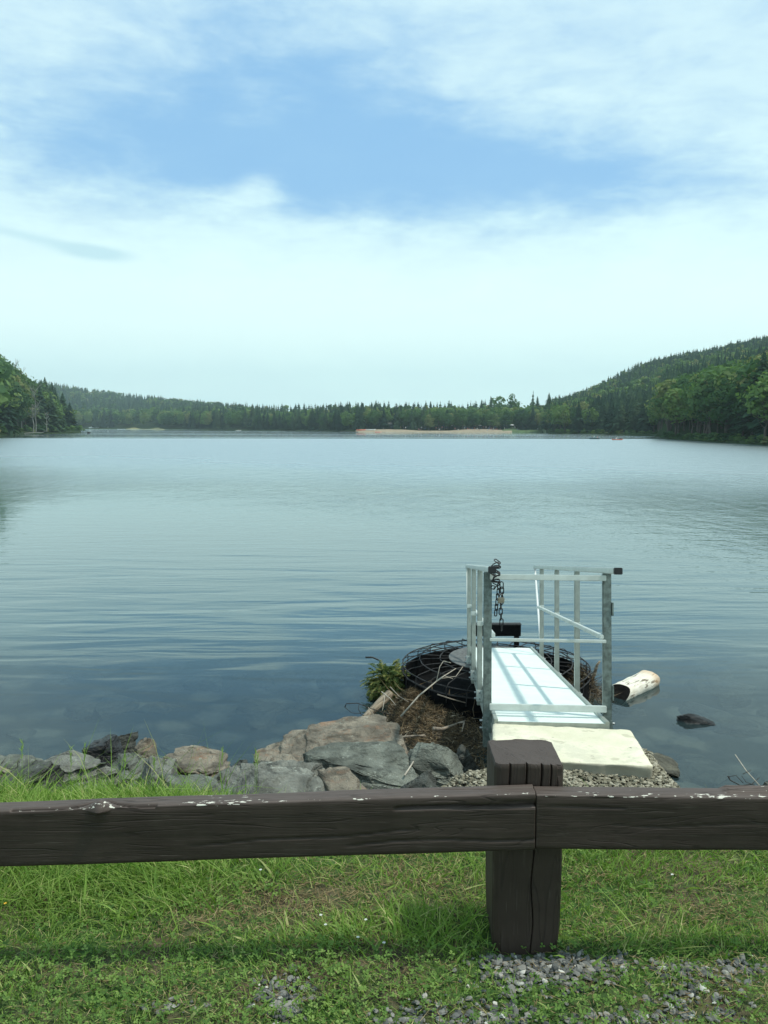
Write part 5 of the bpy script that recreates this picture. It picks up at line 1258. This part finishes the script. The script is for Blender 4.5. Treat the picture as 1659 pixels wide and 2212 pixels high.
for xd, yt, d in ((549, 1618, 3.4), (553, 1630, 3.3), (477, 1620, 3.4), (180, 1610, 3.3), (267, 1625, 3.5), (150, 1616, 3.45), (330, 1640, 3.3), (45, 1602, 3.3)):
    b_ = at(xd, 1700, d); t_ = at(xd + 3, yt, d); zb = gz(b_.x, d); n = 26
    P0 = np.array([[b_.x, d, zb]]); Dv = np.array([[t_.x - b_.x, 0, t_.z - zb]]); L = np.array([np.linalg.norm(Dv)])
    sp_parts.append(strips(P0, Dv, L, np.array([.0014]), np.zeros((1, 3)), np.array([.6]), 3))
    tt = np.linspace(.72, 1, n); Ph = P0 + Dv * tt[:, None]; Dh = Dv / L[0] + RNG.normal(size=(n, 3)) * .35
    sp_parts.append(strips(Ph, Dh, np.full(n, .022), np.full(n, .0014), np.zeros((n, 3)), np.full(n, .8), 3))
stuff('seed_stalks', sp_parts, M['grass'], 'tall thin grass stalks with seed heads rising against the rocks and water', 'grass')
# clover / weeds: rosettes of rounded leaflets
def clover(n, region, dens_, seed, size):
    rg = np.random.default_rng(seed); x = rg.uniform(region[0], region[1], n); y = rg.uniform(region[2], region[3], n); k = rg.random(n) < dens_(x, y); x, y = x[k], y[k]; n = len(x)
    z = ground_z(x, y) + rg.uniform(.006, .035, n); V = []; T = []; out = []
    t = np.clip(rg.random(n) * .9 + .2 * patchy(x, y, 6, 1), 0, .99); a0 = rg.uniform(0, 6.283, n); s_ = rg.uniform(*size, n)
    tilt = rg.normal(size=(n, 2)) * .35
    for j in range(3):
        a = a0 + j * 2.094; prof = [(0, 0), (.55, -.42), (1.0, -.25), (1.0, .25), (.55, .42)]
        Q = np.zeros((n, 5, 3))
        for i, (u, v) in enumerate(prof):
            dx = (u * np.cos(a) - v * np.sin(a)) * s_; dy = (u * np.sin(a) + v * np.cos(a)) * s_
            Q[:, i, 0] = x + dx; Q[:, i, 1] = y + dy; Q[:, i, 2] = z + dx * tilt[:, 0] + dy * tilt[:, 1] + u * s_ * .25 - abs(v) * s_ * .0
        V.append(Q)
    V = np.stack(V, 1).reshape(-1, 3); m_ = n * 3; Fc = np.arange(m_ * 5).reshape(m_, 5); return V, Fc, np.repeat(t, 15)
def cdens(x, y): return np.clip((1 - 1.2 * grav_mask(x, y) - .6 * straw_mask(x, y)) * (.25 + .9 * sm(2.12, 1.95, y) + .5 * patchy(x, y, 5, 6)), 0, 1)
v1 = clover(12000, (-1.35, 1.35, 1.6, 2.6), cdens, 3, (.004, .009)); stuff('clover', [v1], M['clover'], 'low clover and small leaved weeds among the grass below the rail', 'clover')
def stw(n, x0, x1, y0, y1, maskfn, seed, L=(.008, .035)):
    rg = np.random.default_rng(seed); x = rg.uniform(x0, x1, n); y = rg.uniform(y0, y1, n); k = rg.random(n) < maskfn(x, y); x, y = x[k], y[k]; n = len(x)
    P0 = np.stack([x, y, ground_z(x, y) + .002 + .014 * rg.random(n)], -1); D = rg.normal(size=(n, 3)); D[:, 2] *= .15
    return strips(P0, D, rg.uniform(*L, n), rg.uniform(.0006, .0014, n), rg.normal(size=(n, 3)) * .15, rg.random(n), 2)
stuff('dry_straw', [stw(60000, -1.3, 1.3, 1.65, 2.8, lambda x, y: np.clip(straw_mask(x, y) + .13, 0, 1), 2), stw(3000, -1.3, 1.3, 1.65, 2.3, lambda x, y: np.clip(grav_mask(x, y) * .4, 0, 1), 4)], M['straw'], 'dry straw coloured thatch in worn patches of the turf', 'straw')
n = 16000; x = rg.uniform(-1.2, 1.3, n); y = rg.uniform(1.62, 2.1, n); k = (rg.random(n) < np.clip(grav_mask(x, y) * 1.3 - .12, 0, 1)) & ~((np.abs(x - X_P) < .09) & (y > 2.0)); x, y = x[k], y[k]
stuff('grey_gravel', [stones(x, y, ground_z(x, y) + .001 + .006 * rg.random(len(x)), .0035 + .008 * rg.random(len(x)) ** 1.6, 5, rg.random(len(x)) * .96, 2)], M['pebble'], 'grey crushed stone around the foot of the fence post', 'gravel')
# small white and yellow flowers
def flower(x, y, h, m, label, grp):
    z = gz(x, y); root = empty('flower', (x, y, z)); MB().tube([(x, y, z), (x + .004, y, z + h)], .0008, 5).build('stem', M['grass'], root)
    mb = MB(); c = Vector((x + .004, y, z + h))
    for k in range(7):
        a = 6.283 * k / 7; mb.add([c, c + Vector((math.cos(a - .3) * .004, math.sin(a - .3) * .004, .001)), c + Vector((math.cos(a) * .0045, math.sin(a) * .0045, .002)), c + Vector((math.cos(a + .3) * .004, math.sin(a + .3) * .004, .001))], [(0, 1, 2, 3)])
    mb.build('petals', m, root); tag(root, label, 'flower', grp)
def m_y(t, b): b.inputs['Base Color'].default_value = (.8, .45, .02, 1)
M['yellow'] = mat('yellow', m_y)
for xd, yd in ((787, 1990), (700, 1993), (770, 2028), (826, 2036), (690, 1975), (1449, 1828 + 60), (560, 1880)):
    p = atz(xd, yd, 2.045); flower(p.x, p.y, .045, M['white'], 'tiny white flower in the grass below the rail', 'white flowers in the grass')
p = atz(8, 1945, 2.04); flower(p.x, p.y, .04, M['yellow'], 'small yellow flower at the left edge of the grass', None)

# ------------------------------------------------------------------ air
def m_haze(t, b):
    for l in list(t.l): 
        if l.to_node.type == 'OUTPUT_MATERIAL': t.l.remove(l)
    v = t.node('ShaderNodeVolumePrincipled'); v.inputs['Color'].default_value = (.72, .90, .95, 1); v.inputs['Density'].default_value = 0.00023; v.inputs['Anisotropy'].default_value = 0.2
    out = [n for n in t.n if n.type == 'OUTPUT_MATERIAL'][0]; t.l.new(v.outputs[0], out.inputs['Volume'])
M['haze'] = mat('haze', m_haze)
hz_ = MB().box((0, 0, 80), 2600, 2600, 86).build('haze', M['haze']); tag(hz_, 'thin pale blue air over the lake', 'haze', kind='stuff')
print('trees', len(trees), 'solo', len(solo), 'forest tris', len(forest.data.polygons))
